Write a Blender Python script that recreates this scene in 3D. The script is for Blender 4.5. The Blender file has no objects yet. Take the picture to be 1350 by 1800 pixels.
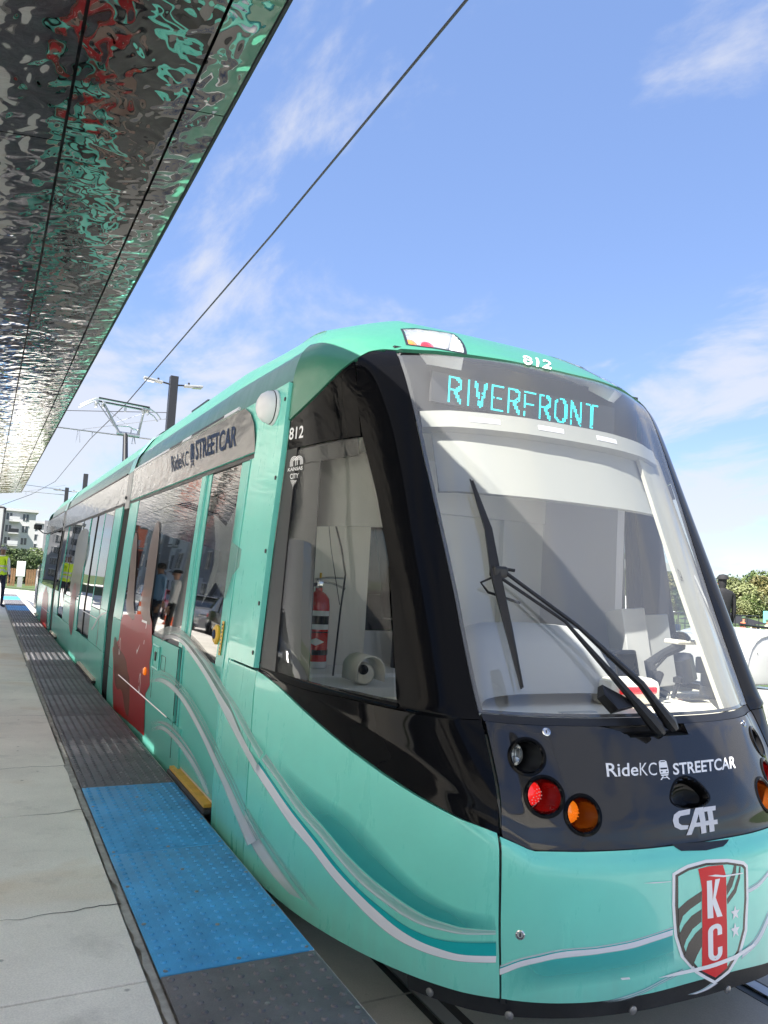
import bpy, bmesh, math, random
from mathutils import Vector, Matrix
from mathutils.noise import noise as pnoise
random.seed(11)
R_=math.radians; TX=2.62
sc=bpy.context.scene
col=sc.collection
# ---------------- camera, sky, sun, exposure ----------------
CAMR=((0.88703526,-0.09173228,-0.45249712),(-0.45808065,-0.05235207,-0.88736767),(0.0577111,0.99440658,-0.08845892))
CZ=1.78; FPX=1356.
cam_d=bpy.data.cameras.new('camera'); cam=bpy.data.objects.new('camera',cam_d); col.objects.link(cam)
m4=Matrix(CAMR).to_4x4(); m4.translation=(0,0,CZ); cam.matrix_world=m4
cam_d.sensor_fit='VERTICAL'; cam_d.sensor_height=24; cam_d.lens=FPX/1800*24
cam_d.clip_start=.05; cam_d.clip_end=4000
sc.camera=cam
SUN=Vector((-.72,-.30,1.0)).normalized()
world=bpy.data.worlds.new('World'); sc.world=world; world.use_nodes=True
wn=world.node_tree.nodes; wl=world.node_tree.links; wn.clear()
def WN(t,**k):
    n=wn.new(t)
    for a,b in k.items(): setattr(n,a,b)
    return n
wo=WN('ShaderNodeOutputWorld'); bg=WN('ShaderNodeBackground'); bg.inputs[1].default_value=.040
sky=WN('ShaderNodeTexSky',sky_type='NISHITA',sun_disc=False)
sky.sun_elevation=math.asin(SUN.z); sky.sun_rotation=math.atan2(SUN.x,SUN.y)
sky.air_density=1.0; sky.dust_density=.25; sky.ozone_density=2.2
hs=WN('ShaderNodeHueSaturation'); hs.inputs['Hue'].default_value=.512; hs.inputs['Saturation'].default_value=1.0; hs.inputs['Value'].default_value=1.05
wl.new(sky.outputs[0],hs.inputs['Color'])
tc=WN('ShaderNodeTexCoord'); sp=WN('ShaderNodeSeparateXYZ'); wl.new(tc.outputs['Generated'],sp.inputs[0])
az=WN('ShaderNodeMath',operation='ADD'); az.inputs[1].default_value=.22; wl.new(sp.outputs[2],az.inputs[0])
mx=WN('ShaderNodeMath',operation='MAXIMUM'); mx.inputs[1].default_value=.05; wl.new(az.outputs[0],mx.inputs[0])
dx=WN('ShaderNodeMath',operation='DIVIDE'); dy=WN('ShaderNodeMath',operation='DIVIDE')
wl.new(sp.outputs[0],dx.inputs[0]); wl.new(mx.outputs[0],dx.inputs[1]); wl.new(sp.outputs[1],dy.inputs[0]); wl.new(mx.outputs[0],dy.inputs[1])
cb=WN('ShaderNodeCombineXYZ'); wl.new(dx.outputs[0],cb.inputs[0]); wl.new(dy.outputs[0],cb.inputs[1])
def wnoise(scale,detail,rough,off):
    mp=WN('ShaderNodeMapping'); mp.inputs['Location'].default_value=off; mp.inputs['Rotation'].default_value=(0,0,.9); mp.inputs['Scale'].default_value=(1,.62,1)
    wl.new(cb.outputs[0],mp.inputs[0]); n=WN('ShaderNodeTexNoise'); n.inputs['Scale'].default_value=scale; n.inputs['Detail'].default_value=detail; n.inputs['Roughness'].default_value=rough
    n.inputs['Distortion'].default_value=.35
    wl.new(mp.outputs[0],n.inputs['Vector']); return n
n1=wnoise(2.6,9,.60,(3.9,2.6,0)); n2=wnoise(.9,2,.5,(9.4,6.2,0))
mm=WN('ShaderNodeMath',operation='MULTIPLY_ADD'); mm.inputs[1].default_value=.75; wl.new(n2.outputs[0],mm.inputs[0]); wl.new(n1.outputs[0],mm.inputs[2])
cr=WN('ShaderNodeValToRGB'); cr.color_ramp.elements[0].position=.79; cr.color_ramp.elements[1].position=1.55
cr.color_ramp.elements[0].color=(0,0,0,1); cr.color_ramp.elements[1].color=(1,1,1,1); cr.color_ramp.interpolation='EASE'
cs=WN('ShaderNodeMath',operation='MULTIPLY'); cs.inputs[1].default_value=.75; wl.new(mm.outputs[0],cr.inputs[0]); wl.new(cr.outputs[0],cs.inputs[0])
pale=WN('ShaderNodeMix',data_type='RGBA'); pale.inputs['Factor'].default_value=.5; pale.inputs['B'].default_value=(1.25,2.1,4.1,1); wl.new(hs.outputs[0],pale.inputs['A'])
mix=WN('ShaderNodeMix',data_type='RGBA'); mix.inputs['B'].default_value=(3.6,3.65,3.9,1)
wl.new(cs.outputs[0],mix.inputs['Factor']); wl.new(pale.outputs['Result'],mix.inputs['A']); wl.new(mix.outputs['Result'],bg.inputs[0]); wl.new(bg.outputs[0],wo.inputs[0])
sd=bpy.data.lights.new('sun','SUN'); sun=bpy.data.objects.new('sun',sd); col.objects.link(sun)
sd.energy=2.65; sd.angle=R_(.53); sd.color=(1,.955,.89)
sun.rotation_euler=SUN.to_track_quat('Z','Y').to_euler()
sc.view_settings.view_transform='Standard'; sc.view_settings.look='None'; sc.view_settings.gamma=1; sc.view_settings.exposure=2.6; sc.view_settings.use_curve_mapping=False
sc.render.engine='CYCLES'; cy=sc.cycles
cy.use_denoising=True; cy.max_bounces=10; cy.glossy_bounces=5; cy.transparent_max_bounces=16; cy.transmission_bounces=6; cy.diffuse_bounces=3
cy.caustics_reflective=True; cy.blur_glossy=.6; cy.caustics_refractive=False; cy.sample_clamp_indirect=12

# ---------------- materials ----------------
M={}
def mat(name,base,rough=.5,metal=0,coat=0,noise=None,bump=None,spec=.5,emit=None,ior=None):
    """noise=(scale,amount,detail): colour variation. bump=(scale,strength,detail[,stretch])"""
    m=bpy.data.materials.new(name); m.use_nodes=True; nt=m.node_tree; b=nt.nodes['Principled BSDF']
    b.inputs['Base Color'].default_value=(*base,1); b.inputs['Roughness'].default_value=rough; b.inputs['Metallic'].default_value=metal
    b.inputs['Coat Weight'].default_value=coat; b.inputs['Coat Roughness'].default_value=.03; b.inputs['Specular IOR Level'].default_value=spec
    if ior: b.inputs['IOR'].default_value=ior
    if emit: b.inputs['Emission Color'].default_value=(*emit[0],1); b.inputs['Emission Strength'].default_value=emit[1]
    co=None
    if noise or bump: co=nt.nodes.new('ShaderNodeTexCoord')
    if noise:
        n=nt.nodes.new('ShaderNodeTexNoise'); n.inputs['Scale'].default_value=noise[0]; n.inputs['Detail'].default_value=noise[2] if len(noise)>2 else 5; n.inputs['Roughness'].default_value=.62
        nt.links.new(co.outputs['Object'],n.inputs['Vector'])
        r=nt.nodes.new('ShaderNodeMapRange'); r.inputs['From Min'].default_value=.3; r.inputs['From Max'].default_value=.7; r.inputs['To Min'].default_value=1-noise[1]; r.inputs['To Max'].default_value=1+noise[1]
        nt.links.new(n.outputs[0],r.inputs[0])
        v=nt.nodes.new('ShaderNodeVectorMath'); v.operation='SCALE'; v.inputs[0].default_value=base; nt.links.new(r.outputs[0],v.inputs['Scale']); nt.links.new(v.outputs[0],b.inputs['Base Color'])
    if bump:
        n=nt.nodes.new('ShaderNodeTexNoise'); n.inputs['Scale'].default_value=bump[0]; n.inputs['Detail'].default_value=bump[2]
        if len(bump)>3:
            mp=nt.nodes.new('ShaderNodeMapping'); mp.inputs['Scale'].default_value=bump[3]; nt.links.new(co.outputs['Object'],mp.inputs[0]); nt.links.new(mp.outputs[0],n.inputs['Vector'])
        else: nt.links.new(co.outputs['Object'],n.inputs['Vector'])
        bn=nt.nodes.new('ShaderNodeBump'); bn.inputs['Strength'].default_value=1; bn.inputs['Distance'].default_value=bump[1]
        nt.links.new(n.outputs[0],bn.inputs['Height']); nt.links.new(bn.outputs[0],b.inputs['Normal'])
        if coat: nt.links.new(bn.outputs[0],b.inputs['Coat Normal'])
    M[name]=m; return m
def glassmat(name,tint,ior=1.5,extra=0.,bump=None,haze=0.,body=None):
    """thin pane: straight transmission tinted + mirror by fresnel (+ a little diffuse body)"""
    m=bpy.data.materials.new(name); m.use_nodes=True; nt=m.node_tree; nt.nodes.clear(); L=nt.links
    o=nt.nodes.new('ShaderNodeOutputMaterial'); t=nt.nodes.new('ShaderNodeBsdfTransparent'); t.inputs[0].default_value=(*tint,1)
    g=nt.nodes.new('ShaderNodeBsdfGlossy'); g.inputs['Roughness'].default_value=.0; g.inputs[0].default_value=(1,1,1,1)
    f=nt.nodes.new('ShaderNodeLayerWeight'); f.inputs[0].default_value=.5; r0=((ior-1)/(ior+1))**2
    pw=nt.nodes.new('ShaderNodeMath'); pw.operation='POWER'; pw.inputs[1].default_value=5; L.new(f.outputs['Facing'],pw.inputs[0])
    a=nt.nodes.new('ShaderNodeMath'); a.operation='MULTIPLY_ADD'; a.inputs[1].default_value=1-r0; a.inputs[2].default_value=r0+extra; a.use_clamp=True; L.new(pw.outputs[0],a.inputs[0])
    first=t.outputs[0]
    if haze:
        d=nt.nodes.new('ShaderNodeBsdfDiffuse'); d.inputs[0].default_value=(*(body or (.6,.6,.62)),1); h=nt.nodes.new('ShaderNodeMixShader'); h.inputs[0].default_value=haze
        L.new(t.outputs[0],h.inputs[1]); L.new(d.outputs[0],h.inputs[2]); first=h.outputs[0]
    mxs=nt.nodes.new('ShaderNodeMixShader'); L.new(a.outputs[0],mxs.inputs[0]); L.new(first,mxs.inputs[1]); L.new(g.outputs[0],mxs.inputs[2]); L.new(mxs.outputs[0],o.inputs[0])
    if bump:
        co=nt.nodes.new('ShaderNodeTexCoord'); n=nt.nodes.new('ShaderNodeTexNoise'); n.inputs['Scale'].default_value=bump[0]; n.inputs['Detail'].default_value=1; L.new(co.outputs['Object'],n.inputs['Vector'])
        b=nt.nodes.new('ShaderNodeBump'); b.inputs['Strength'].default_value=1; b.inputs['Distance'].default_value=bump[1]; L.new(n.outputs[0],b.inputs['Height']); L.new(b.outputs[0],g.inputs['Normal'])
    M[name]=m; return m
TQ=(.11,.53,.43)
mat('turquoise',TQ,.28,0,.6,bump=(1.4,.0025,1))
mat('turquoise_panel',(.19,.75,.61),.27,0,.4,noise=(2.3,.05,7))  # same turquoise as the roof, lightened to make up for the shade
mat('turquoise_sun_dimmed',(.04,.20,.125),.32,0,.25)  # same turquoise as the body, darkened to offset the sun on the roof
mat('turquoise_door',(.14,.60,.50),.2,0,.0,spec=.35,bump=(1.6,.004,1))
mat('black_gloss',(.004,.004,.0045),.05,0,0,bump=(1.3,.0025,1),spec=.10)
mat('mask_gloss',(.018,.017,.016),.05,0,.2,bump=(1.3,.003,1))
mat('red_well',(.10,.004,.004),.15,0,.4); mat('amber_well',(.10,.025,.004),.15,0,.4); mat('cream_sun_dimmed',(.40,.385,.33),.5)  # last one: darker copy of the cream, offsets sun on the far pillar
mat('black_satin',(.012,.012,.013),.4)
mat('rubber',(.016,.016,.017),.62,noise=(9,.35),bump=(40,.001,3))
mat('white_paint',(.80,.80,.80),.35)
mat('decal_white',(.86,.86,.86),.3)
mat('decal_silver',(.62,.62,.65),.3)
mat('decal_black',(.012,.013,.018),.22)
mat('decal_navy',(.008,.03,.09),.5,spec=.1)
mat('decal_red',(.74,.03,.035),.4,spec=.2)
mat('decal_yellow',(.75,.45,.03),.35)
mat('edge_line',(.17,.66,.58),.3)
mat('letterboard_grey',(.20,.198,.195),.14,0,0,bump=(3.2,.008,2,(1,1,2.6)),spec=.22)
mat('grey_trim',(.42,.42,.42),.4,.3)
mat('wrap_black',(.02,.02,.022),.5)
mat('side_glass',(.006,.008,.008),.02,0,0,spec=.5,ior=1.62,bump=(.9,.003,1))
glassmat('windscreen_glass',(.92,.94,.92),1.5,.045,haze=.06,body=(.74,.74,.72))
glassmat('cab_glass',(.80,.82,.79),1.42,.0,bump=(1.6,.004))
glassmat('lamp_glass',(.93,.95,.95),1.45)
mat('cream',(.82,.78,.68),.5)
mat('lining_grey',(.42,.42,.42),.5)
mat('lining_pale',(.87,.87,.85),.5)
mat('lining_violet',(.62,.61,.66),.5)
mat('blind',(.27,.27,.255),.6)
mat('sign_case',(.02,.02,.023),.45)
mat('sign_panel',(.05,.05,.055),.5)
mat('led',(.02,.35,.4),.5,emit=((.02,.75,.82),.5))
mat('red_lens',(.62,.015,.015),.12,0,.6,bump=(60,.002,1),emit=((1,.02,.015),.12))
mat('amber_lens',(.85,.22,.012),.12,0,.6,bump=(60,.002,1),emit=((1,.22,.01),.09))
mat('clear_lens',(.55,.57,.6),.06,.8)
mat('chrome',(.7,.7,.7),.15,1)
mat('steel',(.42,.43,.44),.38,.9)
mat('pole_paint',(.022,.023,.027),.45)
mat('red_paint',(.56,.014,.012),.18,0,.7)
mat('label_white',(.78,.78,.74),.5)
mat('yellow_step',(.62,.36,.045),.55,noise=(14,.18),bump=(60,.002,3))
mat('step_cream',(.62,.55,.44),.55,noise=(14,.12))
mat('tile_blue',(.05,.31,.60),.52,noise=(4,.24,9),bump=(120,.0012,4))
mat('tile_grey',(.115,.112,.120),.55,noise=(5,.34,9),bump=(120,.0012,4))
mat('bolt',(.30,.29,.28),.45,.8)
def concrete(name,base,crack=0.):
    m=mat(name,base,.85,noise=(.9,.16,8),bump=(55,.0018,5)); nt=m.node_tree; L=nt.links; b=nt.nodes['Principled BSDF']
    co=nt.nodes.new('ShaderNodeTexCoord'); src=b.inputs['Base Color'].links[0].from_socket
    n=nt.nodes.new('ShaderNodeTexNoise'); n.inputs['Scale'].default_value=1.1; n.inputs['Detail'].default_value=4; n.inputs['Distortion'].default_value=.6
    mp=nt.nodes.new('ShaderNodeMapping'); mp.inputs['Location'].default_value=(4.2,1.3,0); L.new(co.outputs['Object'],mp.inputs[0]); L.new(mp.outputs[0],n.inputs['Vector'])
    r=nt.nodes.new('ShaderNodeValToRGB'); r.color_ramp.elements[0].position=.57; r.color_ramp.elements[1].position=.76; r.color_ramp.elements[1].color=(.62,.62,.62,1); L.new(n.outputs[0],r.inputs[0])
    mxx=nt.nodes.new('ShaderNodeMix'); mxx.data_type='RGBA'; mxx.inputs['B'].default_value=(base[0]*.80,base[1]*.66,base[2]*.5,1); L.new(r.outputs[0],mxx.inputs['Factor']); L.new(src,mxx.inputs['A'])
    n4=nt.nodes.new('ShaderNodeTexVoronoi'); n4.inputs['Scale'].default_value=5.5; L.new(co.outputs['Object'],n4.inputs['Vector']); r4=nt.nodes.new('ShaderNodeMapRange'); r4.inputs['From Min'].default_value=.035; r4.inputs['From Max'].default_value=.07; r4.inputs['To Min'].default_value=.55; r4.inputs['To Max'].default_value=1; L.new(n4.outputs['Distance'],r4.inputs[0])
    n5=nt.nodes.new('ShaderNodeTexNoise'); n5.inputs['Scale'].default_value=3.2; n5.inputs['Detail'].default_value=9; n5.inputs['Roughness'].default_value=.7; L.new(co.outputs['Object'],n5.inputs['Vector']); r5=nt.nodes.new('ShaderNodeMapRange'); r5.inputs['From Min'].default_value=.55; r5.inputs['From Max'].default_value=.72; r5.inputs['To Min'].default_value=1; r5.inputs['To Max'].default_value=.80; L.new(n5.outputs[0],r5.inputs[0]); m5=nt.nodes.new('ShaderNodeMath'); m5.operation='MULTIPLY'; L.new(r4.outputs[0],m5.inputs[0]); L.new(r5.outputs[0],m5.inputs[1])
    n3=nt.nodes.new('ShaderNodeTexNoise'); n3.inputs['Scale'].default_value=160; n3.inputs['Detail'].default_value=2; L.new(co.outputs['Object'],n3.inputs['Vector'])
    r3=nt.nodes.new('ShaderNodeMapRange'); r3.inputs['From Min'].default_value=.3; r3.inputs['From Max'].default_value=.7; r3.inputs['To Min'].default_value=.9; r3.inputs['To Max'].default_value=1.08; L.new(n3.outputs[0],r3.inputs[0])
    v=nt.nodes.new('ShaderNodeVectorMath'); v.operation='SCALE'; L.new(mxx.outputs['Result'],v.inputs[0]); m6=nt.nodes.new('ShaderNodeMath'); m6.operation='MULTIPLY'; L.new(r3.outputs[0],m6.inputs[0]); L.new(m5.outputs[0],m6.inputs[1]); L.new(m6.outputs[0],v.inputs['Scale']); L.new(v.outputs[0],b.inputs['Base Color'])
    return m
concrete('concrete',(.78,.745,.67)); concrete('concrete_track',(.48,.46,.42)); concrete('concrete_road',(.69,.67,.62))
mat('mortar',(.33,.32,.295),.9,noise=(14,.3))
mat('asphalt',(.05,.05,.052),.9,noise=(3,.25))
mat('grass',(.06,.095,.025),.95,noise=(.4,.35))
mat('gravel',(.3,.28,.25),.95,noise=(2,.3))
mat('mirror_steel',(.60,.595,.585),.025,1)
nt=M['mirror_steel'].node_tree; b=nt.nodes['Principled BSDF']; co=nt.nodes.new('ShaderNodeTexCoord')
def tn(scale,detail,dist=0):
    n=nt.nodes.new('ShaderNodeTexNoise'); n.inputs['Scale'].default_value=scale; n.inputs['Detail'].default_value=detail; n.inputs['Distortion'].default_value=dist; n.inputs['Roughness'].default_value=.45
    nt.links.new(co.outputs['Object'],n.inputs['Vector']); return n
na=tn(8.5,1.0,.4); nb=tn(3.,1)
ad=nt.nodes.new('ShaderNodeMath'); ad.operation='MULTIPLY_ADD'; ad.inputs[1].default_value=1.4; nt.links.new(nb.outputs[0],ad.inputs[0]); nt.links.new(na.outputs[0],ad.inputs[2])
bn=nt.nodes.new('ShaderNodeBump'); bn.inputs['Strength'].default_value=1; bn.inputs['Distance'].default_value=.0088; nt.links.new(ad.outputs[0],bn.inputs['Height']); nt.links.new(bn.outputs[0],b.inputs['Normal'])
def fade_mat(name,rough=.28):
    """paint print whose colour and cover come from the decal's own colour attribute"""
    m=bpy.data.materials.new(name); m.use_nodes=True; nt=m.node_tree; b=nt.nodes['Principled BSDF']; b.inputs['Roughness'].default_value=rough; b.inputs['Coat Weight'].default_value=0; b.inputs['Specular IOR Level'].default_value=.15
    a=nt.nodes.new('ShaderNodeAttribute'); a.attribute_name='print'; nt.links.new(a.outputs['Color'],b.inputs['Base Color']); nt.links.new(a.outputs['Alpha'],b.inputs['Alpha']); M[name]=m
fade_mat('livery_print')

def road_film(nm):
    """road dirt sprayed on the lower skirt and faint streaks: part of the surface, wherever the light comes from"""
    m=M[nm]; nt=m.node_tree; L=nt.links; b=nt.nodes['Principled BSDF']; co=nt.nodes.new('ShaderNodeTexCoord'); s=nt.nodes.new('ShaderNodeSeparateXYZ'); L.new(co.outputs['Object'],s.inputs[0])
    r=nt.nodes.new('ShaderNodeMapRange'); r.inputs['From Min'].default_value=.62; r.inputs['From Max'].default_value=.16; L.new(s.outputs[2],r.inputs[0])
    mp=nt.nodes.new('ShaderNodeMapping'); mp.inputs['Scale'].default_value=(5,5,1.3); L.new(co.outputs['Object'],mp.inputs[0]); n=nt.nodes.new('ShaderNodeTexNoise'); n.inputs['Scale'].default_value=2.2; n.inputs['Detail'].default_value=8; n.inputs['Roughness'].default_value=.68; L.new(mp.outputs[0],n.inputs['Vector'])
    a=nt.nodes.new('ShaderNodeMath'); a.operation='MULTIPLY_ADD'; a.inputs[1].default_value=.55; a.inputs[2].default_value=.018; L.new(r.outputs[0],a.inputs[0])
    f=nt.nodes.new('ShaderNodeMath'); f.operation='MULTIPLY'; L.new(a.outputs[0],f.inputs[0]); L.new(n.outputs[0],f.inputs[1])
    mx_=nt.nodes.new('ShaderNodeMix'); mx_.data_type='RGBA'; mx_.inputs['B'].default_value=(.24,.23,.20,1); L.new(f.outputs[0],mx_.inputs['Factor'])
    if b.inputs['Base Color'].links: L.new(b.inputs['Base Color'].links[0].from_socket,mx_.inputs['A'])
    else: mx_.inputs['A'].default_value=b.inputs['Base Color'].default_value
    L.new(mx_.outputs['Result'],b.inputs['Base Color'])
    rr=nt.nodes.new('ShaderNodeMapRange'); rr.inputs['To Min'].default_value=b.inputs['Roughness'].default_value*.7; rr.inputs['To Max'].default_value=b.inputs['Roughness'].default_value*1.5; L.new(n.outputs[0],rr.inputs[0]); L.new(rr.outputs[0],b.inputs['Roughness'])
for nm in ('turquoise_panel','turquoise_door','turquoise_sun_dimmed'): road_film(nm)

# ---------------- helpers ----------------
def link(o,parent=None):
    col.objects.link(o)
    if parent is not None:
        o.parent=parent; o.matrix_parent_inverse=Matrix.Identity(4)
        if parent.type=='EMPTY' or True:
            pm=Matrix.Translation(PLOC.get(parent.name,(0,0,0))); 
    return o
PLOC={}
def tag(o,label=None,cat=None,group=None,kind=None):
    if label: o['label']=label
    if cat: o['category']=cat
    if group: o['group']=group
    if kind: o['kind']=kind
    return o
def empty(name,loc,label=None,cat=None,group=None,rz=0):
    o=bpy.data.objects.new(name,None); col.objects.link(o); o.location=loc; o.rotation_euler=(0,0,rz); o.empty_display_size=.2
    return tag(o,label,cat,group)
class MB:
    """collects geometry in world (or local) coordinates, links it as ONE mesh object"""
    def __init__(s): s.v=[]; s.f=[]; s.mi=[]; s.cur=0; s.colr=None
    def add(s,vs,fs):
        k=len(s.v); s.v+= [tuple(p) for p in vs]; s.f+=[tuple(i+k for i in f) for f in fs]; s.mi+=[s.cur]*len(fs); return s
    def box(s,c,d,rot=None,bev=0):
        hx,hy,hz=d[0]/2,d[1]/2,d[2]/2
        if bev:
            bm=bmesh.new(); bmesh.ops.create_cube(bm,size=1); bmesh.ops.scale(bm,vec=d,verts=bm.verts)
            bmesh.ops.bevel(bm,geom=list(bm.edges),offset=bev,segments=2,affect='EDGES',profile=.5)
            bm.verts.index_update(); vs=[v.co.copy() for v in bm.verts]; fs=[[v.index for v in f.verts] for f in bm.faces]; bm.free()
        else:
            vs=[Vector((x*hx,y*hy,z*hz)) for x in(-1,1) for y in(-1,1) for z in(-1,1)]
            fs=[(0,1,3,2),(4,6,7,5),(0,4,5,1),(2,3,7,6),(0,2,6,4),(1,5,7,3)]
        if rot is not None: vs=[rot@v for v in vs]
        c=Vector(c); return s.add([v+c for v in vs],fs)
    def tube(s,path,r,n=8,cap=True):
        P=[Vector(p) for p in path]; rs=r if isinstance(r,(list,tuple)) else [r]*len(P)
        vs=[];fs=[]; up=None
        for i,p in enumerate(P):
            t=(P[min(i+1,len(P)-1)]-P[max(i-1,0)]).normalized()
            if up is None: up=Vector((0,0,1)) if abs(t.z)<.9 else Vector((1,0,0))
            a=t.cross(up).normalized(); b=a.cross(t).normalized(); up=b
            for k in range(n):
                q=2*math.pi*k/n; vs.append(p+(a*math.cos(q)+b*math.sin(q))*rs[i])
        for i in range(len(P)-1):
            for k in range(n): fs.append((i*n+k,i*n+(k+1)%n,(i+1)*n+(k+1)%n,(i+1)*n+k))
        if cap: fs.append(tuple(range(n))[::-1]); fs.append(tuple((len(P)-1)*n+k for k in range(n)))
        return s.add(vs,fs)
    def lathe(s,prof,c=(0,0,0),axis=None,n=24):
        """prof: (r,h) along axis"""
        ax=Vector(axis or (0,0,1)).normalized(); a=ax.orthogonal().normalized(); b=ax.cross(a); c=Vector(c); vs=[];fs=[]
        for r,h in prof:
            for k in range(n):
                q=2*math.pi*k/n; vs.append(c+ax*h+(a*math.cos(q)+b*math.sin(q))*max(r,1e-4))
        for i in range(len(prof)-1):
            for k in range(n): fs.append((i*n+k,i*n+(k+1)%n,(i+1)*n+(k+1)%n,(i+1)*n+k))
        if prof[0][0]>1e-3: fs.append(tuple(range(n))[::-1])
        if prof[-1][0]>1e-3: fs.append(tuple((len(prof)-1)*n+k for k in range(n)))
        return s.add(vs,fs)
    def prism(s,poly,z0,z1,axis='z'):
        n=len(poly)
        if axis=='z': vs=[(x,y,z0) for x,y in poly]+[(x,y,z1) for x,y in poly]
        elif axis=='x': vs=[(z0,x,y) for x,y in poly]+[(z1,x,y) for x,y in poly]
        else: vs=[(x,z0,y) for x,y in poly]+[(x,z1,y) for x,y in poly]
        return s.add(vs,[tuple(range(n))[::-1],tuple(range(n,2*n))]+[(i,(i+1)%n,n+(i+1)%n,n+i) for i in range(n)])
    def mesh(s,name,mats,smooth=False,fixn=True):
        me=bpy.data.meshes.new(name); me.from_pydata(s.v,[],s.f)
        for m in (mats if isinstance(mats,(list,tuple)) else [mats]): me.materials.append(M[m] if isinstance(m,str) else m)
        me.polygons.foreach_set('material_index',s.mi)
        if fixn:
            bm=bmesh.new(); bm.from_mesh(me); bmesh.ops.recalc_face_normals(bm,faces=bm.faces); bm.to_mesh(me); bm.free()
        if smooth:
            me.polygons.foreach_set('use_smooth',[True]*len(me.polygons))
            try: me.set_sharp_from_angle(angle=R_(smooth if smooth>1 else 38))
            except Exception: pass
        me.update(); return me
    def build(s,name,mats,parent=None,smooth=False,loc=None,fixn=True):
        me=s.mesh(name,mats,smooth,fixn); o=bpy.data.objects.new(name,me); return place(o,parent,loc)
def wloc(o):
    p=Vector((0,0,0))
    while o is not None: p=p+o.location; o=o.parent
    return p
def place(o,parent=None,loc=None):
    """meshes are built in world coordinates: shift into the (unrotated) parent's frame"""
    col.objects.link(o)
    if parent is not None:
        o.parent=parent
        if loc is None:
            o.location=-wloc(parent)
        else: o.location=loc
    elif loc is not None: o.location=loc
    return o
def copy_tree(o,parent=None):
    c=o.copy(); col.objects.link(c)
    if parent is not None: c.parent=parent
    for ch in list(o.children): copy_tree(ch,c)
    return c
def at(px,py,Y=None,X=None,Z=None):
    """the real point of a photo pixel (1350x1800) on a plane Y=, X= or Z="""
    d=Matrix(CAMR)@Vector((px-675,-(py-900),-FPX)); o=Vector((0,0,CZ))
    t=Y/d.y if Y is not None else X/d.x if X is not None else (Z-CZ)/d.z
    return o+d*t
# ---------------- ground, platform, tracks ----------------
def plane(name,pts,z,mt,kind='structure',parent=None):
    mb=MB().add([(x,y,z) for x,y in pts],[tuple(range(len(pts)))]); o=mb.build(name,mt,parent,fixn=False)
    if kind: o['kind']=kind
    return o
# terrain: one sheet to the horizon, falling away to the right
mb=MB(); xs=[-900,-120,-60,-30,-16,-9,-4,0,5,7,9,14,25,60,150,900]; ys=[-900,-100,-30,-5,0,10,30,60,120,300,1500]
vs=[(x,y,-.03 if x<=7 else (-.03-.55*min(1,(x-7)/14))) for y in ys for x in xs]; n=len(xs)
mb.add(vs,[(j*n+i,j*n+i+1,(j+1)*n+i+1,(j+1)*n+i) for j in range(len(ys)-1) for i in range(n-1)]); g=mb.build('ground','grass',fixn=False); g['kind']='structure'
CURV=[]  # track centreline: straight, then curving left
y=-30.
def track(s):
    """point and heading at arc length s from Y=-30"""
    L=66.; Rr=26.
    if s<=L: return Vector((TX,-30+s,0)),0.
    a=min((s-L)/Rr,R_(100)); p=Vector((TX-Rr*(1-math.cos(a)),-30+L+Rr*math.sin(a),0)); r=(s-L)-a*Rr
    return p+Vector((-math.sin(a),math.cos(a),0))*r,a
def ribbon(name,x0,x1,z0,z1,mt,s0=0,s1=150,step=1.5,parent=None):
    mb=MB(); vs=[]; k=0; s=s0
    while s<=s1:
        p,a=track(s); nx,ny=math.cos(a),math.sin(a)
        for x,z in ((x0,z0),(x0,z1),(x1,z1),(x1,z0)): vs.append((p.x+nx*x,p.y+ny*x,z))
        k+=1; s+=step
    mb.add(vs,[(i*4+j,i*4+j+1,i*4+4+j+1,i*4+4+j) for i in range(k-1) for j in range(3)]+[(0,1,2,3)]); return mb.build(name,mt,parent)
tb=ribbon('track_slab',-1.36,7.2,-.3,-.012,'concrete_track',0,70); tb['kind']='structure'
tb2=ribbon('track_slab',-2.6,3.2,-.3,-.010,'concrete_road',65,150); tb2['kind']='structure'
for x in (-.755,.755,3.35,4.86):
    r=ribbon('rail',x-.034,x+.034,-.05,.0,'steel'); r['kind']='structure'
    r=ribbon('rail_groove',x-.09 if x>0 else x+.034,x-.034 if x>0 else x+.09,-.05,-.0095,'black_satin'); r['kind']='structure'
    r=ribbon('rail_groove',x+.034 if x>0 else x-.065,x+.065 if x>0 else x-.034,-.05,-.0094,'rubber'); r['kind']='structure'
for y in (-1.2,3.05,7.3,11.6):
    o=plane('slab_joint',[(1.3,y),(6.5,y),(6.5,y+.014),(1.3,y+.014)],-.0085,'mortar')
PZ=.33; PX1=1.272; Y0,Y1=-9.,35.6
pf=MB().box((-1.6,(Y0+Y1)/2,.0),(5.70,Y1-Y0,.62)).build('platform','mortar'); pf['kind']='structure'
nose=MB().box((1.262,(Y0+Y1)/2,.16),(.024,Y1-Y0,.356)).build('platform_edge','concrete'); nose['kind']='structure'
# concrete slabs: each a piece, sawn joints between
ys=[-9,-6,-3.4,-1.2,.85,2.88,4.93,7.87,10.32,13.07,15.6,18.2,20.9,23.6,26.3,29.4,32.5,35.6]
for a,b in zip(ys,ys[1:]):
    for x0,x1 in ((-4.4,-1.9),(-1.88,.645)):
        sb=MB(); sb.box(((x0+x1)/2,(a+b)/2,PZ-.025),(x1-x0-.008,b-a-.010,.05),bev=.004); sb.build('concrete_slab','concrete',pf)
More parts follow.
